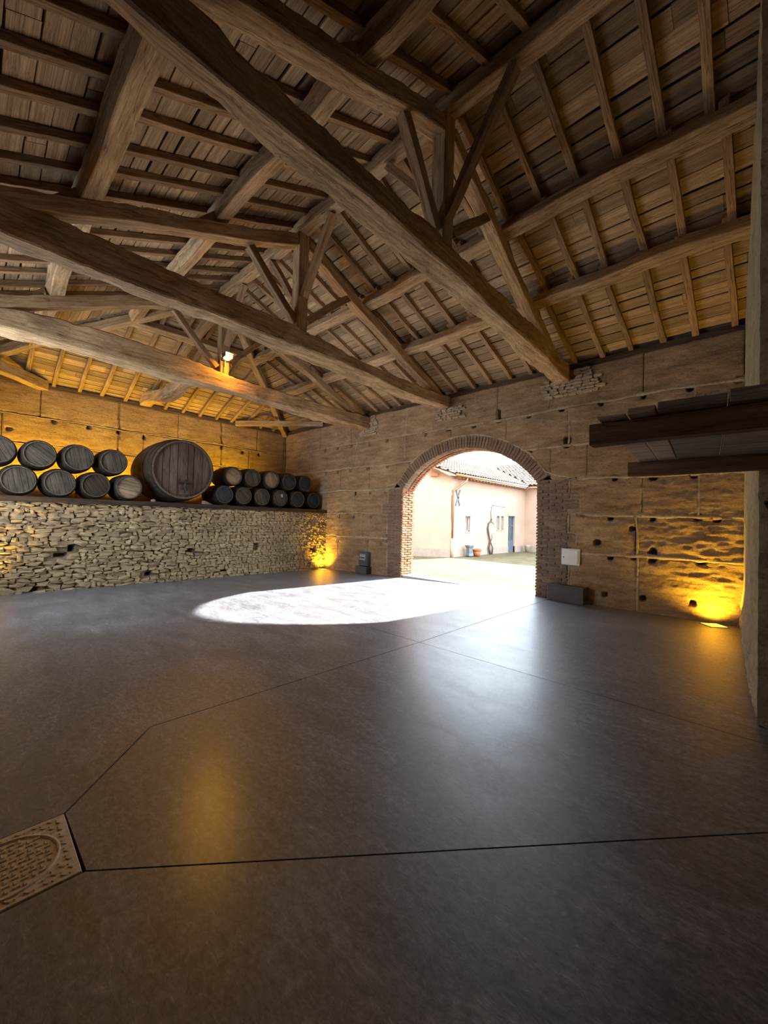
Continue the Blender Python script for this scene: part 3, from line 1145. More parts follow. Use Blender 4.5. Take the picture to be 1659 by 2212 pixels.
def roof_side(sg):
    cl = struct('ceiling')
    # local frame: u along +x, v down slope
    vdir = Vector((0, sg * math.cos(CA), -math.sin(CA)))
    nrm = Vector((0, sg * math.sin(CA), math.cos(CA)))
    if sg > 0:
        rot = Matrix((Vector((1, 0, 0)), vdir, Vector((1, 0, 0)).cross(vdir))).transposed()
    else:
        rot = Matrix((Vector((-1, 0, 0)), vdir, Vector((-1, 0, 0)).cross(vdir))).transposed()
    top = Vector((0, YC, 6.685))
    vmax = (8.35 - YC + 0.45) / math.cos(CA)
    if sg < 0:
        vmax = (YC + 0.6 + 0.4) / math.cos(CA)
    v = 0.02
    while v < vmax:
        w = random.uniform(0.165, 0.225)
        y = YC + sg * (v + w / 2) * math.cos(CA)
        xl = XH - abs(y - YC) - 0.15
        x = RX1 - random.uniform(0, 1.2)
        edges = [RX1]
        while edges[-1] > xl:
            edges.append(edges[-1] - random.choice([1.88, 2.35, 2.82, 3.29]) * random.uniform(.9, 1.05))
        edges[-1] = xl
        for xa, xb in zip(edges[:-1], edges[1:]):
            L = xa - xb - 0.004
            if L < 0.1:
                continue
            gap = random.choice([0.008, 0.014, 0.02, 0.03])
            p = top + vdir * (v + w / 2) + Vector((xb if sg > 0 else xa, 0, 0)) + nrm * random.uniform(0.0, 0.008)
            rr = rot @ Matrix.Rotation(random.uniform(-0.004, 0.004), 3, 'Z') @ Matrix.Rotation(random.uniform(-0.03, 0.03), 3, 'X')
            link(random.choice(PLV), 'plank', cl, p, rr, (L, w - gap, 0.024))
        v += w
    # tile layer above the boards
    mtx = Matrix.Translation(top) @ Matrix((Vector((1, 0, 0)), vdir, nrm)).transposed().to_4x4()
    a = vmax + 0.15
    V = [mtx @ Vector(p) for p in ((RX1 + .3, -0.02, .05), (XH - 0.1, -0.02, .05), (XH - 0.1 - a * math.cos(CA), a, .05), (RX1 + .3, a, .05), (RX1 + .3, -0.02, .12), (XH - 0.1, -0.02, .12), (XH - 0.1 - a * math.cos(CA), a, .12), (RX1 + .3, a, .12))]
    MB().add(V, [(0, 1, 2, 3), (4, 5, 6, 7), (0, 1, 5, 4), (1, 2, 6, 5), (2, 3, 7, 6), (3, 0, 4, 7)]).build('tile_layer', M['tile'], cl)
    # rafters, in three staggered rows
    rows = ((YC + sg * 0.02, YC + sg * 1.62), (YC + sg * 1.48, YC + sg * 2.95), (YC + sg * 2.72, YC + sg * 4.95)) if sg > 0 else ((YC - 0.02, YC - 1.45), (YC - 1.32, YC - 3.08), (YC - 2.92, YC - 4.9))
    for r, (ya, yb) in enumerate(rows):
        x = -0.44 + (0.0, 0.05, -0.02)[r] + (0.03 if sg < 0 else 0)
        x += 0.47 * 5
        while x > -13.2:
            if x < XH - min(abs(ya - YC), abs(yb - YC)) - 0.0:
                x -= 0.47
                continue
            yb2 = yb
            ya2 = ya
            if x < XH:
                # jack rafter: starts at the hip
                d = XH - x
                if d > abs(ya - YC):
                    ya2 = YC + sg * (d + 0.03)
                    if abs(yb - YC) - d < 0.15:
                        x -= 0.47
                        continue
            w = random.uniform(.075, .095)
            xx = x + random.uniform(-.025, .025)
            p0 = Vector((xx, ya2, 6.64 - SL * abs(ya2 - YC)))
            p1 = Vector((xx + random.uniform(-.03, .03), yb2, 6.64 - SL * abs(yb2 - YC)))
            beam('rafter', p0, p1, w, 0.082, M['rafter'], cl, up=nrm, rough=0.004, crook=0.02, step=0.25)
            x -= 0.47
    return cl


ceil_b = roof_side(1)
ceil_d = roof_side(-1)

# hip over the left wall
hip = struct('ceiling')
vdir = Vector((-math.cos(CA), 0, -math.sin(CA)))
nrm = Vector((-math.sin(CA), 0, math.cos(CA)))
rot = Matrix((Vector((0, 1, 0)), vdir, Vector((0, 1, 0)).cross(vdir))).transposed()
top = Vector((XH, 0, 6.685))
vmax = (4.53 + 0.45) / math.cos(CA)
v = 0.02
while v < vmax:
    w = random.uniform(0.165, 0.225)
    d = (v + w / 2) * math.cos(CA)
    ya, yb = YC - d - 0.1, YC + d + 0.1
    ed = [ya]
    while ed[-1] < yb:
        ed.append(ed[-1] + random.choice([1.6, 2.1, 2.6, 3.2]) * random.uniform(.9, 1.05))
    ed[-1] = yb
    for a, b in zip(ed[:-1], ed[1:]):
        if b - a < 0.1:
            continue
        p = top + vdir * (v + w / 2) + Vector((0, a, 0)) + nrm * random.uniform(0, .008)
        rr = rot @ Matrix.Rotation(random.uniform(-0.004, 0.004), 3, 'Z') @ Matrix.Rotation(random.uniform(-0.03, 0.03), 3, 'X')
        link(random.choice(PLV), 'plank', hip, p, rr, (b - a - 0.004, w - random.choice([0.008, 0.014, 0.02, 0.03]), 0.024))
    v += w
a = vmax + 0.15
mtx = Matrix.Translation(top + Vector((0, YC, 0))) @ Matrix((Vector((0, 1, 0)), vdir, nrm)).transposed().to_4x4()
V = [mtx @ Vector(p) for p in ((0.1, 0, .05), (-0.1, 0, .05), (-a * math.cos(CA) - .1, a, .05), (a * math.cos(CA) + .1, a, .05), (0.1, 0, .12), (-0.1, 0, .12), (-a * math.cos(CA) - .1, a, .12), (a * math.cos(CA) + .1, a, .12))]
MB().add(V, [(0, 1, 2, 3), (4, 5, 6, 7), (0, 1, 5, 4), (1, 2, 6, 5), (2, 3, 7, 6), (3, 0, 4, 7)]).build('tile_layer', M['tile'], hip)
y = 0.37 - 0.53 * 2
while y < 8.4:
    d = abs(y - YC)
    for (da, db) in ((0.02, 1.6), (1.48, 2.85), (2.7, 4.95)):
        d0 = max(da, d + 0.03)
        if db - d0 > 0.15:
            beam('rafter', (XH - d0, y, 6.64 - SL * d0), (XH - db, y + random.uniform(-.03, .03), 6.64 - SL * db), random.uniform(.075, .095), 0.082, M['rafter'], hip, up=nrm, rough=0.004, crook=0.02, step=0.25)
    y += 0.53

# wall plates
wp = beam('trim_3', (-13.5, 8.50, 4.69), (2.4, 8.50, 4.69), 0.30, 0.12, M['plate'], step=0.4, crook=0.02)
tag(wp, kind='structure')
wp = beam('trim_4', (-13.52, -0.6, 4.72), (-13.52, 8.4, 4.72), 0.28, 0.12, M['plate'], step=0.4, crook=0.03)
tag(wp, kind='structure')

# ------------------------------------------------------------------ purlins, ridge, hip timbers
NP = Vector((0, math.sin(CA), math.cos(CA)))
NM = Vector((0, -math.sin(CA), math.cos(CA)))


def zpur(d):
    return 6.505 - SL * d


PUR = [('upper purlin on the arch side, running over the king post struts', 5.43, NP, -10.45), ('lower purlin on the arch side, nearest above the arched doorway', 6.68, NP, -11.65),
       ('upper purlin on the near slope, pale underside crossing behind the tie beams', 2.46, NM, -10.3), ('lower purlin on the near slope, broad pale underside at upper left', 0.88, NM, -11.85)]
for lab, y, nn, x0 in PUR:
    d = abs(y - YC)
    big = 0.20 if nn is NP else 0.22
    o = beam('purlin', (x0, y, zpur(d)), (RX1, y, zpur(d)), big, 0.19, M['beam'], up=nn, rough=0.009, crook=0.06, step=0.12)
    tag(o, lab, 'purlin', 'roof purlins')
o = beam('ridge_beam', (XH - 0.05, 3.83, 6.50), (RX1, 3.93, 6.50), 0.19, 0.2, M['beam'], rough=0.008, crook=0.04)
tag(o, 'ridge beam along the top of the roof over the three king posts', 'ridge beam')
for x, lab in ((-10.40, 'upper cross purlin of the hipped end over the barrels'), (-11.65, 'lower cross purlin of the hipped end just above the barrel wall')):
    d = XH - x
    o = beam('purlin', (x, YC - d + .05, zpur(d)), (x, YC + d - .05, zpur(d)), 0.18, 0.18, M['beam'], up=(-math.sin(CA), 0, math.cos(CA)), rough=0.008, crook=0.05)
    tag(o, lab, 'purlin', 'roof purlins')
for y, lab in ((8.30, 'hip rafter rising from the far corner between barrel wall and arch wall'), (-0.58, 'hip rafter rising from the near left corner of the roof')):
    o = beam('hip_rafter', (-13.38, y, 4.66), (XH - 0.02, YC, 6.49), 0.17, 0.2, M['beam'], rough=0.008, crook=0.04)
    tag(o, lab, 'hip rafter')
o = beam('hip_tie', (-13.5, 3.55, 4.78), (-9.0, 3.80, 4.80), 0.30, 0.30, M['beam'], rough=0.012, crook=0.12)
tag(o, 'thick crooked half tie beam from above the big cask to the last truss', 'tie beam')
o = beam('hip_principal', (-13.3, 3.62, 4.98), (-8.98, 3.84, 6.34), 0.18, 0.18, M['rafter'], rough=0.008, crook=0.04)
tag(o, 'central sloping rafter of the hipped end above the half tie beam', 'rafter')
o = beam('corner_tie', (-13.35, 6.35, 4.74), (-11.1, 8.38, 4.74), 0.16, 0.16, M['beam'], rough=0.006, crook=0.03)
tag(o, 'short corner tie spanning the far corner under the eaves', 'corner tie')
o = beam('corner_tie', (-13.35, 1.25, 4.72), (-11.5, -0.6, 4.72), 0.24, 0.24, M['beam'], rough=0.006, crook=0.03)
tag(o, 'thick rounded corner tie at the left end of the barrel wall eaves', 'corner tie')

# ------------------------------------------------------------------ trusses
YS = [-.6, 0, .5, .8, 1.1, 1.5, 2, 2.5, 3, 3.5, 4, 4.5, 5, 5.5, 6, 6.5, 7, 7.5, 8, 8.48]
TT = [
    dict(x0=-3.08, k=.041, w=.30, lab='nearest roof truss, its huge hewn tie beam crossing the whole upper left',
         N=[4.36, 4.37, 4.37, 4.375, 4.39, 4.43, 4.46, 4.50, 4.50, 4.485, 4.51, 4.50, 4.47, 4.468, 4.469, 4.464, 4.453, 4.427, 4.40, 4.386],
         F=[4.55, 4.55, 4.55, 4.54, 4.52, 4.482, 4.485, 4.489, 4.487, 4.468, 4.474, 4.488, 4.501, 4.512, 4.459, 4.411, 4.405, 4.406, 4.408, 4.409],
         T=[4.75, 4.75, 4.747, 4.747, 4.727, 4.70, 4.73, 4.73, 4.76, 4.79, 4.775, 4.795, 4.83, 4.825, 4.815, 4.813, 4.803, 4.775, 4.747, 4.725],
         br=[(-1.98, 6.36, -2.86, 5.12), (-3.80, 6.36, -2.95, 5.36)], sl=(3.10, 5.92, 3.74, 4.96), sr=(4.94, 5.82, 4.02, 5.06)),
    dict(x0=-5.96, k=.015, w=.26, lab='middle roof truss with a long curved tie beam pale on its underside',
         N=[4.363, 4.363, 4.366, 4.345, 4.345, 4.354, 4.378, 4.40, 4.388, 4.395, 4.417, 4.422, 4.426, 4.42, 4.37, 4.336, 4.339, 4.349, 4.373, 4.385],
         F=[4.35, 4.35, 4.349, 4.352, 4.349, 4.342, 4.358, 4.355, 4.315, 4.305, 4.32, 4.311, 4.296, 4.281, 4.273, 4.273, 4.282, 4.312, 4.342, 4.365],
         T=[4.765, 4.765, 4.764, 4.745, 4.75, 4.753, 4.735, 4.733, 4.733, 4.735, 4.723, 4.684, 4.633, 4.608, 4.607, 4.606, 4.614, 4.622, 4.649, 4.669],
         br=[(-5.04, 6.36, -5.77, 5.29), (-6.88, 6.36, -6.10, 5.33)], sl=(2.93, 5.74, 3.78, 4.85), sr=(4.99, 5.78, 4.0, 4.95)),
    dict(x0=-8.87, k=0.0, w=.26, lab='farthest roof truss with a knobbly tie beam in front of the hipped end',
         N=[4.38, 4.39, 4.40, 4.394, 4.38, 4.383, 4.38, 4.361, 4.342, 4.323, 4.31, 4.307, 4.306, 4.311, 4.315, 4.319, 4.297, 4.275, 4.253, 4.243],
         F=[4.28, 4.29, 4.306, 4.34, 4.35, 4.333, 4.296, 4.25, 4.25, 4.285, 4.32, 4.314, 4.273, 4.237, 4.205, 4.178, 4.177, 4.203, 4.229, 4.252],
         T=[4.68, 4.69, 4.755, 4.785, 4.80, 4.806, 4.795, 4.777, 4.765, 4.71, 4.65, 4.615, 4.626, 4.635, 4.612, 4.588, 4.594, 4.606, 4.619, 4.625],
         br=[(-7.95, 6.36, -8.74, 5.30)], sl=(2.80, 5.72, 3.72, 4.80), sr=(4.85, 5.82, 4.0, 4.95)),
]


def truss(t, sd):
    xc = lambda y: t['x0'] + t['k'] * (8.35 - y)
    r = thing('roof_truss', t['lab'], 'roof truss', (xc(YC), YC, 4.7), 'roof trusses')
    w = t['w']
    # tie beam: local x runs along world +y
    secs = []
    y = -0.72
    while y <= 8.56:
        n_, f_, t_ = (float(np.interp(y, YS, t[q])) for q in 'NFT')
        xx = xc(y)
        ww = w / 2 * (1 + 0.08 * mnoise.noise(Vector((y * 0.8, sd, 2))))
        # local y = -world x
        yl, yh = -(xx + ww), -(xx - ww)
        secs.append((y, yl, yh, n_, f_, t_, t_ - 0.02))
        y += 0.07
    me = section_mesh('tie_beam', secs, M['beam'], 0.020, 5, sd, 0.11)
    link(me, 'tie_beam', r, (0, 0, 0), Matrix.Rotation(pi / 2, 3, 'Z'))
    kx = xc(YC)
    tz = float(np.interp(YC, YS, t['T'])) - 0.03
    beam('king_post', (kx, YC, tz), (kx, YC, 6.42), 0.20, 0.20, M['beam'], r, up=(1, 0, 0), rough=0.008)
    for sg in (1, -1):
        ye = 8.22 if sg > 0 else -0.5
        d = abs(ye - YC)
        zt = lambda dd: 6.395 - SL * dd - 0.10
        d0 = 0.1
        beam('principal_rafter', (xc(YC), YC + sg * d0, zt(d0)), (xc(ye), ye, zt(d)), 0.19 if sg > 0 else 0.22, 0.19, M['beam'], r, up=(0, sg * math.sin(CA), math.cos(CA)), rough=0.012, crook=0.05, step=0.09)
    for (xa, za, xb, zb) in t['br']:
        beam('ridge_brace', (xa, YC, za), (xb, YC, zb), 0.10, 0.12, M['rafter'], r, up=(0, 1, 0), rough=0.007, crook=0.03)
    for py in (2.46, 0.88, 5.43, 6.68):      # triangular cleats that stop the purlins sliding
        sg = 1 if py > YC else -1
        ys_, yb_ = py + sg * 0.11, py + sg * 0.40
        zt = lambda q: 6.40 - SL * abs(q - YC)
        xx = xc(py)
        pts = [(ys_, zt(ys_) - .015), (yb_, zt(yb_) - .015), (ys_, zt(ys_) + .17)]
        MB().add([(xx - .06, a, b) for a, b in pts] + [(xx + .06, a, b) for a, b in pts], [(0, 1, 2), (3, 5, 4), (0, 3, 4, 1), (1, 4, 5, 2), (2, 5, 3, 0)]).build('cleat', M['rafter'], r)
    ya, za, yb, zb = t['sl']
    beam('strut', (kx, ya, za), (kx, yb, zb), 0.12, 0.12, M['rafter'], r, up=(1, 0, 0), rough=0.008, crook=0.04)
    ya, za, yb, zb = t['sr']
    beam('strut', (kx, ya, za), (kx, yb, zb), 0.12, 0.12, M['rafter'], r, up=(1, 0, 0), rough=0.008, crook=0.03)
    return r


for i, t in enumerate(TT):
    truss(t, 3.3 + 7 * i)

# ================================================================== BARRELS
LZ = 1.80


def head_boards(n, R, sd):
    """boards that make up a round head of radius R; returns meshes in y,z plane (x = thickness)"""
    rnd = random.Random(sd)
    cuts = [-R]
    for i in range(n):
        cuts.append(-R + 2 * R * (i + 1 + rnd.uniform(-.2, .2) * (i < n - 1)) / n)
    cuts[-1] = R
    out = []
    for a, b in zip(cuts[:-1], cuts[1:]):
        gp = 0.0035 * R / .3
        a2, b2 = a + gp, b - gp
        ts = [a2 + (b2 - a2) * i / 4 for i in range(5)]
        up = [(t, math.sqrt(max(0, R * R - t * t))) for t in ts]
        poly = up + [(t, -h) for t, h in reversed(up)]
        n2 = len(poly)
        dx = rnd.uniform(-.003, .003)
        mb = MB()
        mb.add([(p[1], p[0], -dx) for p in poly] + [(p[1], p[0], 0.03) for p in poly], [tuple(range(n2)), tuple(range(n2, 2 * n2))[::-1]] + [(i, (i + 1) % n2, n2 + (i + 1) % n2, n2 + i) for i in range(n2)])
        out.append(mb)
    return out


def make_cask(name, label, cat, group, y, z, R, L, xface, hm, sd, boards=5, spin=0.0, giant=False):
    """lying cask, axis along x, head towards +x; R = bilge radius, its head 0.87 R"""
    r = thing(name, label, cat, (xface - L / 2, y, z - R), group)
    rh = 0.845 * R if not giant else 0.90 * R
    prof = []
    for i in range(13):
        t = -1 + 2 * i / 12
        prof.append((R - (R - rh) * abs(t) ** 2.0, t * L / 2))
    ch = 0.035 if not giant else 0.07
    th = 0.022 if not giant else 0.05
    # staves: outer shell plus rim and recessed head seat
    full = prof + [(rh - th, L / 2), (rh - th, L / 2 - ch - 0.03)]
    back = [(rh - th, -L / 2 + ch), (rh - th, -L / 2)]
    mb = MB()
    n = 36 if not giant else 56
    allp = back + full
    o = []
    for (rr, hx) in allp:
        for i in range(n):
            a = 2 * pi * i / n
            g = 1 - 0.006 * (i % 3 == 0)
            o.append((hx, rr * g * math.cos(a), rr * g * math.sin(a)))
    fs = [(k * n + i, k * n + (i + 1) % n, (k + 1) * n + (i + 1) % n, (k + 1) * n + i) for k in range(len(allp) - 1) for i in range(n)]
    fs.append(tuple(range(n)))
    fs.append(tuple((len(allp) - 1) * n + i for i in range(n)))
    mb.add(o, fs)
    c = (xface - L / 2, y, z)
    body = mb.build('staves', M['cask'], r, c, smooth=False)
    # hoops
    for t, wd in ((-0.96, .035), (-0.72, .03), (-0.42, .03), (0.42, .03), (0.72, .03), (0.955, .04)):
        ra = R - (R - rh) * abs(t) ** 2
        wd = wd * (1 if not giant else 2)
        k = 0.006
        hb = MB().lathe([(ra + 0.001, t * L / 2 - wd / 2), (ra + k, t * L / 2 - wd / 2), (ra + k, t * L / 2 + wd / 2), (ra + 0.001, t * L / 2 + wd / 2)], n, 'x', caps=False)
        hb.build('hoop', M['hoop'], r, c, smooth=True)
    head = link(None, 'head', r, (xface - ch, y, z))
    rotm = Matrix.Rotation(spin, 3, 'X') @ Matrix(((0, 0, -1), (0, 1, 0), (1, 0, 0)))
    MB().lathe([(rh - th + .001, -.004), (rh - th + .001, .003), (rh - .004, .003), (rh - .004, -.004), (rh - th + .001, -.004)], n, 'x', caps=False).build('rim', M['cask_rim'], r, (xface, y, z))
    for mbx in head_boards(boards, rh - th - 0.001, sd):
        mbx.build('head_board', hm, head, (xface - ch, y, z), rotm)
    return r


XF = -10.92
LB = [  # name pos, y, z, material, length
    ('dark barrel half cut off at the far left end of the upper row', 0.36, 2.70, .315, 'cask_head', .88, .5),
    ('dark barrel in the upper left row, second from the left edge', 1.00, 2.69, .315, 'cask_head', .88, .9),
    ('dark barrel in the upper left row, middle one with a pale scuffed rim', 1.655, 2.70, .32, 'cask_head', .9, .2),
    ('brown grainy barrel in the upper row next to the giant cask', 2.31, 2.69, .315, 'cask_head', .9, .25),
    ('greenish-brown barrel with a white smear, leftmost of the lower row', 0.69, 2.125, .325, 'cask_head', .88, .2),
    ('dark planked barrel in the lower left row below two upper barrels', 1.345, 2.12, .32, 'cask_head', .88, .25),
    ('blackest barrel in the lower left row', 1.985, 2.12, .315, 'cask', .88, .6),
    ('pale-headed barrel at the foot of the giant cask on its left', 2.63, 2.12, .32, 'cask_red', .92, 1.4),
]
for i, (lab, y, z, R, hm, L, sp) in enumerate(LB):
    make_cask('barrel', lab, 'barrel', 'barrels left of the giant cask', y, z, R, L, XF + (0.0 if z < 2.3 else -0.02) + random.uniform(-.02, .02), M['cask_pale'] if i == 7 else M[hm], i, 5, sp)
g = make_cask('giant_cask', 'giant upright-boarded wine cask with a tap gate, standing amid the barrels', 'cask', None, 3.80, 2.66, 0.83, 1.75, XF + 0.10, M['cask_red'], 77, 7, 0.0, True)
# gate and tap of the giant cask
bx = XF + 0.10 - 0.05
MB().box((-0.01, -0.11, 0), (0.03, 0.11, 0.34)).build('gate', M['cask_red'], g, (bx, 3.84, 2.03))
gb_ = MB().box((0.02, -0.15, 0.26), (0.055, 0.15, 0.31)).build('gate_bar', M['cask'], g, (bx, 3.84, 2.03))
MB().tube([(0, 0, 0.15), (0.09, 0, 0.13), (0.15, 0, 0.11)], [0.03, 0.028, 0.02], 10).tube([(0.09, 0, 0.10), (0.09, 0, 0.38)], [0.03, 0.022], 8).build('tap', M['iron'], g, (bx, 3.84, 2.03), smooth=True)
RBL = [
    ('pale-headed barrel first right of the giant cask in the upper row', 5.20, 2.64, .285, 'cask_pale', .98, 1.2),
    ('brown-headed barrel second in the upper right row', 5.78, 2.645, .29, 'cask_head', .9, .3),
    ('pale-headed barrel third in the upper right row', 6.40, 2.645, .29, 'cask_pale', .92, .2),
    ('bluish-grey barrel fourth in the upper right row', 7.02, 2.64, .29, 'cask_blue', .85, .9),
    ('bluish-grey barrel at the far right end of the upper row', 7.64, 2.635, .285, 'cask_blue', .85, .4),
    ('dark grey barrel tucked against the giant cask in the lower right row', 4.93, 2.10, .285, 'cask_blue', .95, .5),
    ('brown planked barrel second in the lower right row', 5.50, 2.105, .285, 'cask_head', .9, .8),
    ('brown barrel third in the lower right row', 6.09, 2.105, .29, 'cask_head', .9, .3),
    ('brown barrel with a chalk mark, fourth in the lower right row', 6.71, 2.105, .29, 'cask_head', .88, .4),
    ('blue-grey barrel fifth in the lower right row', 7.33, 2.105, .29, 'cask_blue', .85, .9),
    ('dim blue-grey barrel in the lower right row against the arch wall', 7.96, 2.105, .29, 'cask_blue', .85, .5),
]
for i, (lab, y, z, R, hm, L, sp) in enumerate(RBL):
    rb = make_cask('barrel', lab, 'barrel', 'barrels right of the giant cask', y, z, R, L, XF + random.uniform(-.02, .02) - (0.02 if z > 2.3 else 0), M[hm], 40 + i, 5, sp)
    if i == 8:
        MB().box((0.0, .02, .03), (0.004, .035, .13)).box((0.0, .06, .03), (0.004, .075, .13)).box((0.0, .02, .075), (0.004, .075, .09)).build('chalk_mark', M['white'], rb, (XF - 0.03, y, z))
ck = MB().lathe([(0.035, 0), (0.035, 0.12)], 12, 'x').build('wooden_chock', M['cask_pale'], None, (XL - 0.13, 3.12, LZ + 0.035))
tag(ck, 'small pale round chock on the ledge left of the giant cask', 'chock')
ck = MB().add([(0, -.14, 0), (0, .10, 0), (0, -.14, .10), (-.2, -.14, 0), (-.2, .10, 0), (-.2, -.14, .10)], [(0, 1, 2), (3, 5, 4), (0, 3, 4, 1), (1, 4, 5, 2), (2, 5, 3, 0)]).build('wooden_wedge', M['cask_pale'], None, (XL - 0.02, 4.47, LZ))
tag(ck, 'wooden wedge on the ledge under the right side of the giant cask', 'wedge')


# ================================================================== LIGHT FITTINGS
def floor_light(cx, cy, sx, sy, rz, label, power, aim):
    z0 = floor_z(cx)
    r = thing('floor_light', label, 'floor light', (cx, cy, z0), 'amber floor lights')
    rot = Matrix.Rotation(rz, 3, 'Z')
    MB().box((-sx / 2, -sy / 2, -0.02), (sx / 2, sy / 2, 0.006)).build('frame', M['iron'], r, (cx, cy, z0), rot)
    MB().box((-sx / 2 + .02, -sy / 2 + .02, 0.0), (sx / 2 - .02, sy / 2 - .02, 0.010)).build('lens', M['amber'], r, (cx, cy, z0), rot)
    l = lamp('SPOT', 'floor_light_beam', (cx, cy, z0 + 0.03), power, AMBER, aim=aim, spot_size=2.5, spot_blend=1.0, shadow_soft_size=0.07)
    return r


floor_light(-0.63, 8.13, 0.27, 0.27, 0.7, 'glowing amber floor light in the corner by the right wall', 58, (-0.12, 0.30, 1))
floor_light(-10.52, 8.08, 0.26, 0.22, 0.0, 'glowing amber floor light in the far corner below the barrels', 66, (-0.25, 0.22, 1))
lamp('SPOT', 'left_floor_light_beam', (-10.45, -0.1, -0.08), 80, AMBER, aim=(-0.3, 0.1, 1), spot_size=2.0, spot_blend=0.9, shadow_soft_size=0.06)
for yy in (0.4, 1.6, 2.9, 4.7, 6.0):
    lamp('SPOT', 'ledge_light_beam', (-12.75, yy, 1.92), 66, AMBER, aim=(-0.42, 0, 1), spot_size=2.3, spot_blend=1.0, shadow_soft_size=0.08)

# amber flood lamp on the last truss
fl = thing('flood_lamp', 'small amber flood lamp glaring on the farthest truss beside its king post', 'lamp', (-8.66, 3.83, 4.83))
MB().box((-.05, -.075, -.05), (0.02, .075, .05)).build('housing', M['iron'], fl, (-8.64, 3.83, 4.98))
MB().box((-.03, -.085, .062), (.19, .085, .072)).box((-.03, -.085, -.02), (.15, -.078, .072)).box((-.03, .078, -.02), (.15, .085, .072)).build('added_hood', M['iron'], fl, (-8.64, 3.83, 4.98))  # top and side plates added to keep bulb light off the roof
MB().box((-.012, -.012, 0), (.012, .012, 0.14)).build('bracket', M['iron'], fl, (-8.70, 3.83, 4.80))
MB().lathe([(0.0, .04), (.035, .038), (.052, .025), (.058, 0.0)], 16, 'x', caps=False).build('bulb', M['amber_bulb'], fl, (-8.62, 3.83, 4.98), smooth=True)


# ================================================================== FITTINGS ON THE ARCH WALL
cb = thing('wall_cabinet', 'white metal meter cabinet on the brickwork right of the arch', 'cabinet', (-2.855, 8.31, 0.72))
me = MB().box((-.17, -.03, 0), (.17, .06, .32)).mesh('frame', M['white'])
link(bevel(me, .004), 'frame', cb, (-2.855, 8.33, .72))
me = MB().box((-.145, -.045, .025), (.145, -.028, .295)).mesh('door', M['white'])
dr = link(bevel(me, .004), 'door', cb, (-2.855, 8.33, .72))
MB().lathe([(.012, -.008), (.012, .0)], 12).build('lock', M['iron'], dr, (-2.975, 8.282, .87), Matrix.Rotation(pi / 2, 3, 'X'))
gbx = thing('floor_box', 'low grey metal box on the floor right of the arch', 'box', (-2.89, 8.22, 0))
me = MB().box((-.34, -.10, 0), (.34, .10, .30)).mesh('body', M['grey_box'])
link(bevel(me, .004), 'body', gbx, (-2.89, 8.23, 0))
me = MB().box((-.355, -.115, 0), (.355, .11, .022)).mesh('lid', M['grey_box'])
link(bevel(me, .004), 'lid', gbx, (-2.89, 8.23, .30))
mz = floor_z(-8.75)
mt = thing('electric_meter', 'grey electricity meter box with a pale window left of the arch', 'meter', (-8.75, 8.25, mz + .23))
me = MB().box((-.20, -.07, 0), (.20, .10, .40)).mesh('body', M['meter'])
link(bevel(me, .018, 2), 'body', mt, (-8.75, 8.28, mz + .24))
me = MB().box((-.12, -.085, .17), (.12, -.068, .34)).mesh('window', M['meter_pale'])
wnd = link(bevel(me, .006), 'window', mt, (-8.75, 8.28, mz + .24))
tag(wnd, 'pale grey meter window')
MB().box((-.10, -.09, .22), (.10, -.084, .25)).build('dial_strip', M['iron'], wnd, (-8.75, 8.28, mz + .24))
me = MB().box((-.10, -.08, .05), (.14, -.068, .14)).mesh('plate', M['grey_box'])
link(me, 'plate', mt, (-8.75, 8.28, mz + .24))
bs = MB().box((-.24, -.13, 0), (.24, .12, .22)).mesh('meter_plinth', M['grey_box'])
bs = link(bevel(bs, .006), 'meter_plinth', None, (-8.75, 8.27, mz))
tag(bs, 'dark grey plinth block on the floor beneath the electricity meter', 'plinth')
cd = MB().tube([(-13.33, 8.29, 2.2), (-13.33, 8.29, 4.6)], 0.014, 8).build('cable_conduit', M['mortar'], None, smooth=True)
tag(cd, 'thin pale conduit running up the far corner above the barrels', 'conduit')

# ================================================================== LOFT PLATFORM at the right
pf = thing('loft_platform', 'timber loft platform jutting in at the right on two dark beams', 'platform', (0.4, 4.0, 2.06))
beam('beam', (-0.75, 2.50, 2.02), (2.38, 2.50, 2.02), 0.10, 0.118, M['platform'], pf, rough=0.002, crook=0.004)
beam('beam', (-0.94, 4.20, 2.025), (2.38, 4.20, 2.04), 0.09, 0.128, M['platform'], pf, rough=0.002, crook=0.004)
for me_ in [o for o in pf.children]:
    me_.data.polygons.foreach_set('use_smooth', [False] * len(me_.data.polygons))


def plat_plank(xa, xb, th, mat):
    # runs across both beams, a little skew to them
    rot = Matrix.Rotation(0.088, 3, 'Z')
    me = MB().box((xa + .004, -0.93, 0), (xb - .004, 0.90, th)).mesh('plank', mat)
    link(bevel(me, .003), 'plank', pf, (0.0, 3.35, 2.085), rot)


for xa, xb, th, mt_ in ((-0.775, -0.63, .010, 'platform_pale'), (-0.63, -0.50, .034, 'platform_pale'), (-0.50, -0.225, .046, 'platform_plank'), (-0.225, 0.10, .062, 'platform_plank'), (0.10, 0.4, .05, 'platform_plank'), (0.4, 0.8, .05, 'platform_plank'), (.8, 1.2, .05, 'platform_plank'), (1.2, 1.7, .05, 'platform_plank'), (1.7, 2.1, .05, 'platform_plank')):
    plat_plank(xa, xb, th, M[mt_])

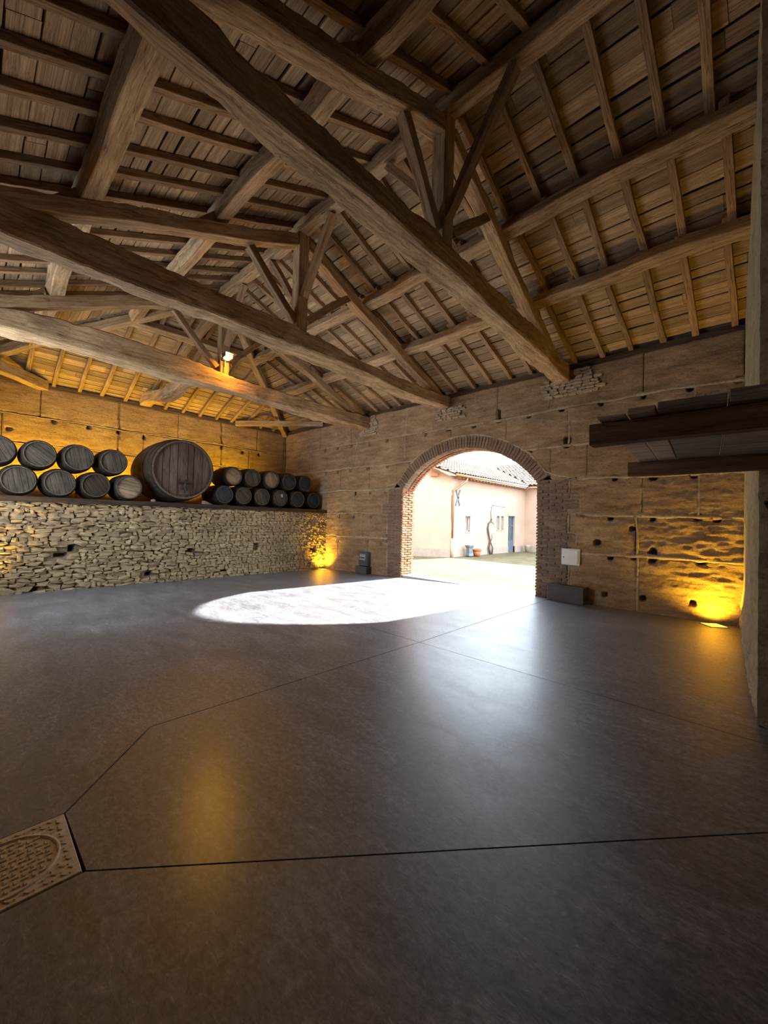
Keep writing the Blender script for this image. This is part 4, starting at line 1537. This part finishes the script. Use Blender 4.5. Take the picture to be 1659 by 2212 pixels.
# ================================================================== MANHOLE COVER
mc = thing('manhole_cover', 'pale square cast manhole cover with a ring pattern in the near floor', 'manhole cover', (-2.2925, 0.16, 0))
mx, my, ms = -2.2925, 0.155, 0.228
me = MB().box((-ms, -ms, -.05), (ms, ms, .004)).mesh('plate', M['cover'])
link(bevel(me, .003), 'plate', mc, (mx, my, 0))
rg = MB().lathe([(.172, .004), (.174, .010), (.184, .010), (.186, .004)], 48, caps=False).build('ring', M['cover'], mc, (mx, my, 0), smooth=True)
it = MB()
n = 15
for i in range(n):
    for j in range(n):
        x = (i - (n - 1) / 2) * (2 * ms - .03) / n
        y = (j - (n - 1) / 2) * (2 * ms - .03) / n
        rr = math.hypot(x, y)
        if .163 < rr < .195:
            continue
        if rr < 0.163:
            a, b = (.0115, .0045) if (i + j) % 2 else (.0045, .0115)
            it.box((x - a, y - b, .003), (x + a, y + b, .0095))
        else:
            m4 = Matrix.Translation((x, y, 0)) @ Matrix.Rotation(pi / 4 * (1 if (i + j) % 2 else -1), 4, 'Z')
            it.box((-.011, -.004, .003), (.011, .004, .008), m4)
st = it.build('relief', M['cover'], mc, (mx, my, 0))
st['kind'] = 'stuff'
MB().box((-.05, -.02, .004), (.05, .02, .009)).build('badge', M['cover'], mc, (mx + .02, my - .13, 0))

# ================================================================== COURTYARD
yard = MB().box((-40, 8.92, -0.3), (25, 60, -0.02)).build('yard_ground', M['yard'])
tag(yard, kind='structure')

HC = Vector((-10.0, 14.55))       # house corner
HL = Vector((-13.6, 11.95))       # left end of the gable wall
H1 = 21.8                         # inner corner with the wing
EZ = 3.55


def wall_seg(mb, a, b, z0, z1a, z1b, t):
    a = Vector(a)
    b = Vector(b)
    d = (b - a).normalized()
    n = Vector((-d.y, d.x)) * t
    mb.add([(a.x, a.y, z0), (b.x, b.y, z0), (b.x + n.x, b.y + n.y, z0), (a.x + n.x, a.y + n.y, z0), (a.x, a.y, z1a), (b.x, b.y, z1b), (b.x + n.x, b.y + n.y, z1b), (a.x + n.x, a.y + n.y, z1a)],
           [(0, 3, 2, 1), (4, 5, 6, 7), (0, 1, 5, 4), (1, 2, 6, 5), (2, 3, 7, 6), (3, 0, 4, 7)])


house = thing('farmhouse', 'salmon farmhouse with clay tiled roofs across the yard, seen through the arch', 'house', (-10, 18, 0))
# long wall, in pieces round its openings: (y0,y1,z0,z1)
OPEN = [(15.72, 16.12, 1.10, 1.80), (18.62, 18.90, 1.20, 1.88), (19.06, 19.34, 1.20, 1.88), (19.86, 20.62, 0.0, 1.92)]
mb = MB()
ycur = HC.y
for (ya, yb, za, zb) in OPEN:
    wall_seg(mb, (-10, ycur), (-10, ya), -0.1, EZ, EZ, 0.35)
    if za > 0.05:
        wall_seg(mb, (-10, ya), (-10, yb), -0.1, za, za, 0.35)
    wall_seg(mb, (-10, ya), (-10, yb), zb, EZ, EZ, 0.35)
    ycur = yb
wall_seg(mb, (-10, ycur), (-10, H1 + .3), -0.1, EZ, EZ, 0.35)
mb.build('long_wall', M['stucco'], house)
mb = MB()
wall_seg(mb, HL, HC, -0.1, 5.6, EZ - 0.05, 0.35)
mb.build('gable_wall', M['stucco'], house)
mb = MB()
wall_seg(mb, (-10.2, H1), (-3.0, H1), -0.1, EZ, EZ, 0.35)
mb.build('wing_wall', M['stucco'], house)
mb = MB()
wall_seg(mb, HL + Vector((.01, -.02)), HC + Vector((0.02, -.02)), -0.1, .34, .34, 0.1)
wall_seg(mb, (-9.975, HC.y - .02), (-9.975, OPEN[3][0]), -.1, .34, .3, .1)
wall_seg(mb, (-9.975, OPEN[3][1]), (-9.975, H1), -.1, .3, .3, .1)
wall_seg(mb, (-10, H1 - .025), (-3.0, H1 - .025), -.1, .3, .3, .1)
mb.build('plinth_band', M['plinth'], house)


def tiled_roof(p00, udir, vdir, nu, nv, clip=None, pu=0.22, pv=0.32, name='roof_tiles'):
    """rows of barrel tiles: u along the eave, v up the slope"""
    u = Vector(udir).normalized()
    v = Vector(vdir).normalized()
    n = u.cross(v)
    if n.z < 0:
        n = -n
    mb = MB()
    for i in range(nu):
        for j in range(nv):
            c = Vector(p00) + u * (i + .5) * pu + v * (j * pv)
            if clip and not clip(c + v * pv * .5):
                continue
            k = random.uniform(-.012, .012)
            vs_ = []
            for t, lift in ((0.0, .035), (pv * 1.12, .0)):
                for a in range(5):
                    an = pi * a / 4
                    vs_.append(c + v * t + u * (math.cos(an) * pu * .5 + k) + n * (math.sin(an) * .075 + lift))
            mb.add(vs_, [(a, a + 1, a + 6, a + 5) for a in range(4)])
            # pan between
            mb.add([c + u * pu * .45 + n * .0, c + u * pu * .95, c + u * pu * .95 + v * pv * 1.1 - n * .01, c + u * pu * .45 + v * pv * 1.1 - n * .01], [(0, 1, 2, 3)])
    o = mb.build(name, M['tile'], house, smooth=False)
    o['kind'] = 'stuff'
    return o


RS = 0.40
ra = math.atan(RS)
ez = EZ + 0.02
# roof of the long range: rises towards -x; ridge 3.3 m in
gd = (HL - HC).normalized()


def clip1(c):
    # in front of the gable line, and before the valley
    off = (Vector((c.x, c.y)) - HC)
    left = gd.x * off.y - gd.y * off.x
    return left < 0.35 and c.y < H1 + (-9.7 - c.x) + 0.1 and c.x > -13.3


tiled_roof((-9.66, 11.2, ez), (0, 1, 0), (-math.cos(ra), 0, math.sin(ra)), 66, 13, clip1)


def clip2(c):
    return c.x > -9.66 - (c.y - H1 + 0.35) and c.x < -2.8


tiled_roof((-14.5, H1 - 0.34, ez + 0.05), (1, 0, 0), (0, math.cos(ra), math.sin(ra)), 55, 17, clip2)
# solid decks below the tiles
mb = MB()
mb.add([(-9.68, 14.2, ez - .07), (-9.68, H1 - .3, ez - .07), (-13.3, H1 + 3.3, ez - .07 + 3.62 * RS), (-13.3, 11.9, ez - .07 + 3.62 * RS), (-9.68, 14.2, ez - .02), (-9.68, H1 - .3, ez - .02), (-13.3, H1 + 3.3, ez - .02 + 3.62 * RS), (-13.3, 11.9, ez - .02 + 3.62 * RS)],
       [(0, 3, 2, 1), (4, 5, 6, 7), (0, 1, 5, 4), (1, 2, 6, 5), (2, 3, 7, 6), (3, 0, 4, 7)])
mb.add([(-9.68, H1 - .33, ez - .05), (-2.8, H1 - .33, ez - .05), (-2.8, H1 + 4.7, ez - .05 + 5.03 * RS), (-14.5, H1 + 4.7, ez - .05 + 5.03 * RS), (-9.68, H1 - .33, ez), (-2.8, H1 - .33, ez), (-2.8, H1 + 4.7, ez + 5.03 * RS), (-14.5, H1 + 4.7, ez + 5.03 * RS)],
       [(0, 3, 2, 1), (4, 5, 6, 7), (0, 1, 5, 4), (1, 2, 6, 5), (2, 3, 7, 6), (3, 0, 4, 7)])
mb.build('roof_deck', M['fascia'], house)
mb = MB()
for i in range(24):
    y = 14.75 + i * 0.29
    mb.box((-9.99, y, EZ - .13), (-9.72, y + .13, EZ - .06))
mb.build('eave_corbels', M['fascia'], house)['kind'] = 'stuff'
MB().box((-.02, 0, -.13), (.28, .32, 0.02)).build('gable_bracket', M['fascia'], house, (-10.62, 13.92, 3.62), Matrix.Rotation(0.65, 3, 'Z'))
MB().tube([(-9.62, 14.35, EZ - 0.02), (-9.62, 21.3, EZ + .0)], .06, 10).build('gutter', M['copper'], house, smooth=True)
MB().tube([(-9.62, 15.2, EZ - .04), (-9.64, 15.18, EZ - .22), (-9.82, 14.86, EZ - .5), (-9.93, 14.62, EZ - .68), (-9.93, 14.60, EZ - .9), (-9.93, 14.60, 0.75)], .05, 10).build('downpipe', M['copper'], house, smooth=True)
MB().tube([(-9.93, 14.60, 0.0), (-9.93, 14.60, 0.8)], .068, 10).build('downpipe_sleeve', M['pale_pipe'], house, smooth=True)
xa_ = link(None, 'wall_anchor', house, (-9.98, 15.05, 2.6))
for a in (0.42, -0.42):
    MB().box((-.015, -.035, -.38), (.015, .035, .38)).build('anchor_bar', M['grey_iron'], xa_, (-9.975, 15.05, 2.60), Matrix.Rotation(a, 3, 'X'))


def house_window(ya, yb, za, zb, leafs):
    w = link(None, 'window', house, (-10.1, (ya + yb) / 2, za))
    f = MB()
    t = .045
    f.box((-10.16, ya, za), (-10.08, ya + t, zb)).box((-10.16, yb - t, za), (-10.08, yb, zb)).box((-10.16, ya, za), (-10.08, yb, za + t)).box((-10.16, ya, zb - t), (-10.08, yb, zb))
    if leafs > 1:
        m_ = (ya + yb) / 2
        f.box((-10.16, m_ - .025, za), (-10.08, m_ + .025, zb)).box((-10.15, ya, (za + zb) / 2 - .015), (-10.09, m_, (za + zb) / 2 + .015))
    f.build('window_frame', M['frame_white'], w)
    MB().box((-10.15, ya + t, za + t), (-10.13, yb - t, zb - t)).build('pane', M['glass'], w)
    MB().box((-10.08, ya - .05, zb), (-9.985, yb + .06, zb + .06)).build('lintel', M['plinth'], w)
    MB().box((-10.08, ya - .03, za - .05), (-9.97, yb + .03, za)).build('sill', M['plinth'], w)


for (ya, yb, za, zb), lf in zip(OPEN[:3], (2, 1, 1)):
    house_window(ya, yb, za, zb, lf)
ya, yb, za, zb = OPEN[3]
dd = link(None, 'door', house, (-10.1, (ya + yb) / 2, 0))
MB().box((-10.16, ya, 0), (-10.08, ya + .06, zb)).box((-10.16, yb - .06, 0), (-10.08, yb, zb)).box((-10.16, ya, zb - .06), (-10.08, yb, zb)).box((-10.14, ya + .06, 0), (-10.10, yb - .06, .62)).box((-10.14, ya + .34, .6), (-10.10, ya + .42, zb - .06)).box((-10.14, ya + .06, 1.38), (-10.10, yb - .06, 1.44)).build('door_frame', M['blue_door'], dd)
MB().box((-10.135, ya + .06, .62), (-10.12, yb - .06, zb - .06)).build('pane', M['glass'], dd)
MB().box((-10.09, ya - .08, zb), (-9.98, yb + .08, zb + .12)).build('lintel', M['plinth'], dd)

# climbing vine
vn = thing('vine', 'bare twisted vine climbing the farmhouse wall between window and door', 'vine', (-9.9, 17.9, 0))


def vine_stem(pts, r0, r1):
    n = len(pts)
    MB().tube(pts, [r0 + (r1 - r0) * i / (n - 1) for i in range(n)], 7).build('stem', M['vine'], vn, smooth=True)


vine_stem([(-9.88, 17.80, 0), (-9.9, 17.70, .3), (-9.92, 17.86, .6), (-9.93, 17.72, .95), (-9.94, 17.64, 1.25), (-9.94, 17.72, 1.5), (-9.95, 17.95, 1.62), (-9.95, 18.02, 1.7)], .05, .03)
vine_stem([(-9.88, 17.98, 0), (-9.9, 18.08, .28), (-9.92, 17.90, .55), (-9.93, 17.78, .85), (-9.94, 17.70, 1.15)], .04, .025)
vine_stem([(-9.93, 17.92, .58), (-9.93, 18.04, .8), (-9.94, 18.0, .95)], .022, .012)
vine_stem([(-9.95, 17.95, 1.6), (-9.95, 18.16, 1.52), (-9.95, 18.22, 1.44)], .02, .01)
vine_stem([(-9.95, 17.98, 1.6), (-9.95, 17.92, 2.0), (-9.95, 17.98, 2.3), (-9.95, 18.2, 2.4)], .018, .01)
wr = MB().tube([(-9.97, 17.95, 2.42), (-9.97, 19.5, 2.36)], .008, 6).build('trellis_wire', M['grey_iron'], None)
tag(wr, 'thin wire stretched on the farmhouse wall above the paired windows', 'wire')
bn = MB().lathe([(.13, 0), (.17, .04), (.13, .14), (.14, .36), (.20, .46), (.20, .5), (.14, .5)], 4).build('stone_urn', M['slate'], None, (-9.7, 15.62, 0), 0.5)
tag(bn, 'slate grey square pedestal pot against the farmhouse wall', 'pot')
pt = thing('terracotta_pot', 'orange terracotta pot beside the grey pedestal pot', 'pot', (-9.62, 16.12, 0))
MB().lathe([(.13, 0), (.19, .26), (.17, .26), (.13, .1)], 20).build('bowl', M['terracotta'], pt, (-9.62, 16.12, 0), smooth=True)
MB().lathe([(.19, .25), (.22, .25), (.22, .31), (.19, .31)], 20, caps=False).build('rim', M['terracotta'], pt, (-9.62, 16.12, 0), smooth=True)
sp = MB().lathe([(.1, 0), (.14, .3), (.16, .36), (.12, .36)], 16).build('small_pot', M['plinth'], None, (-9.6, 21.35, 0), smooth=True)
tag(sp, 'small pale pot in the inner corner of the farmhouse right of its door', 'pot')
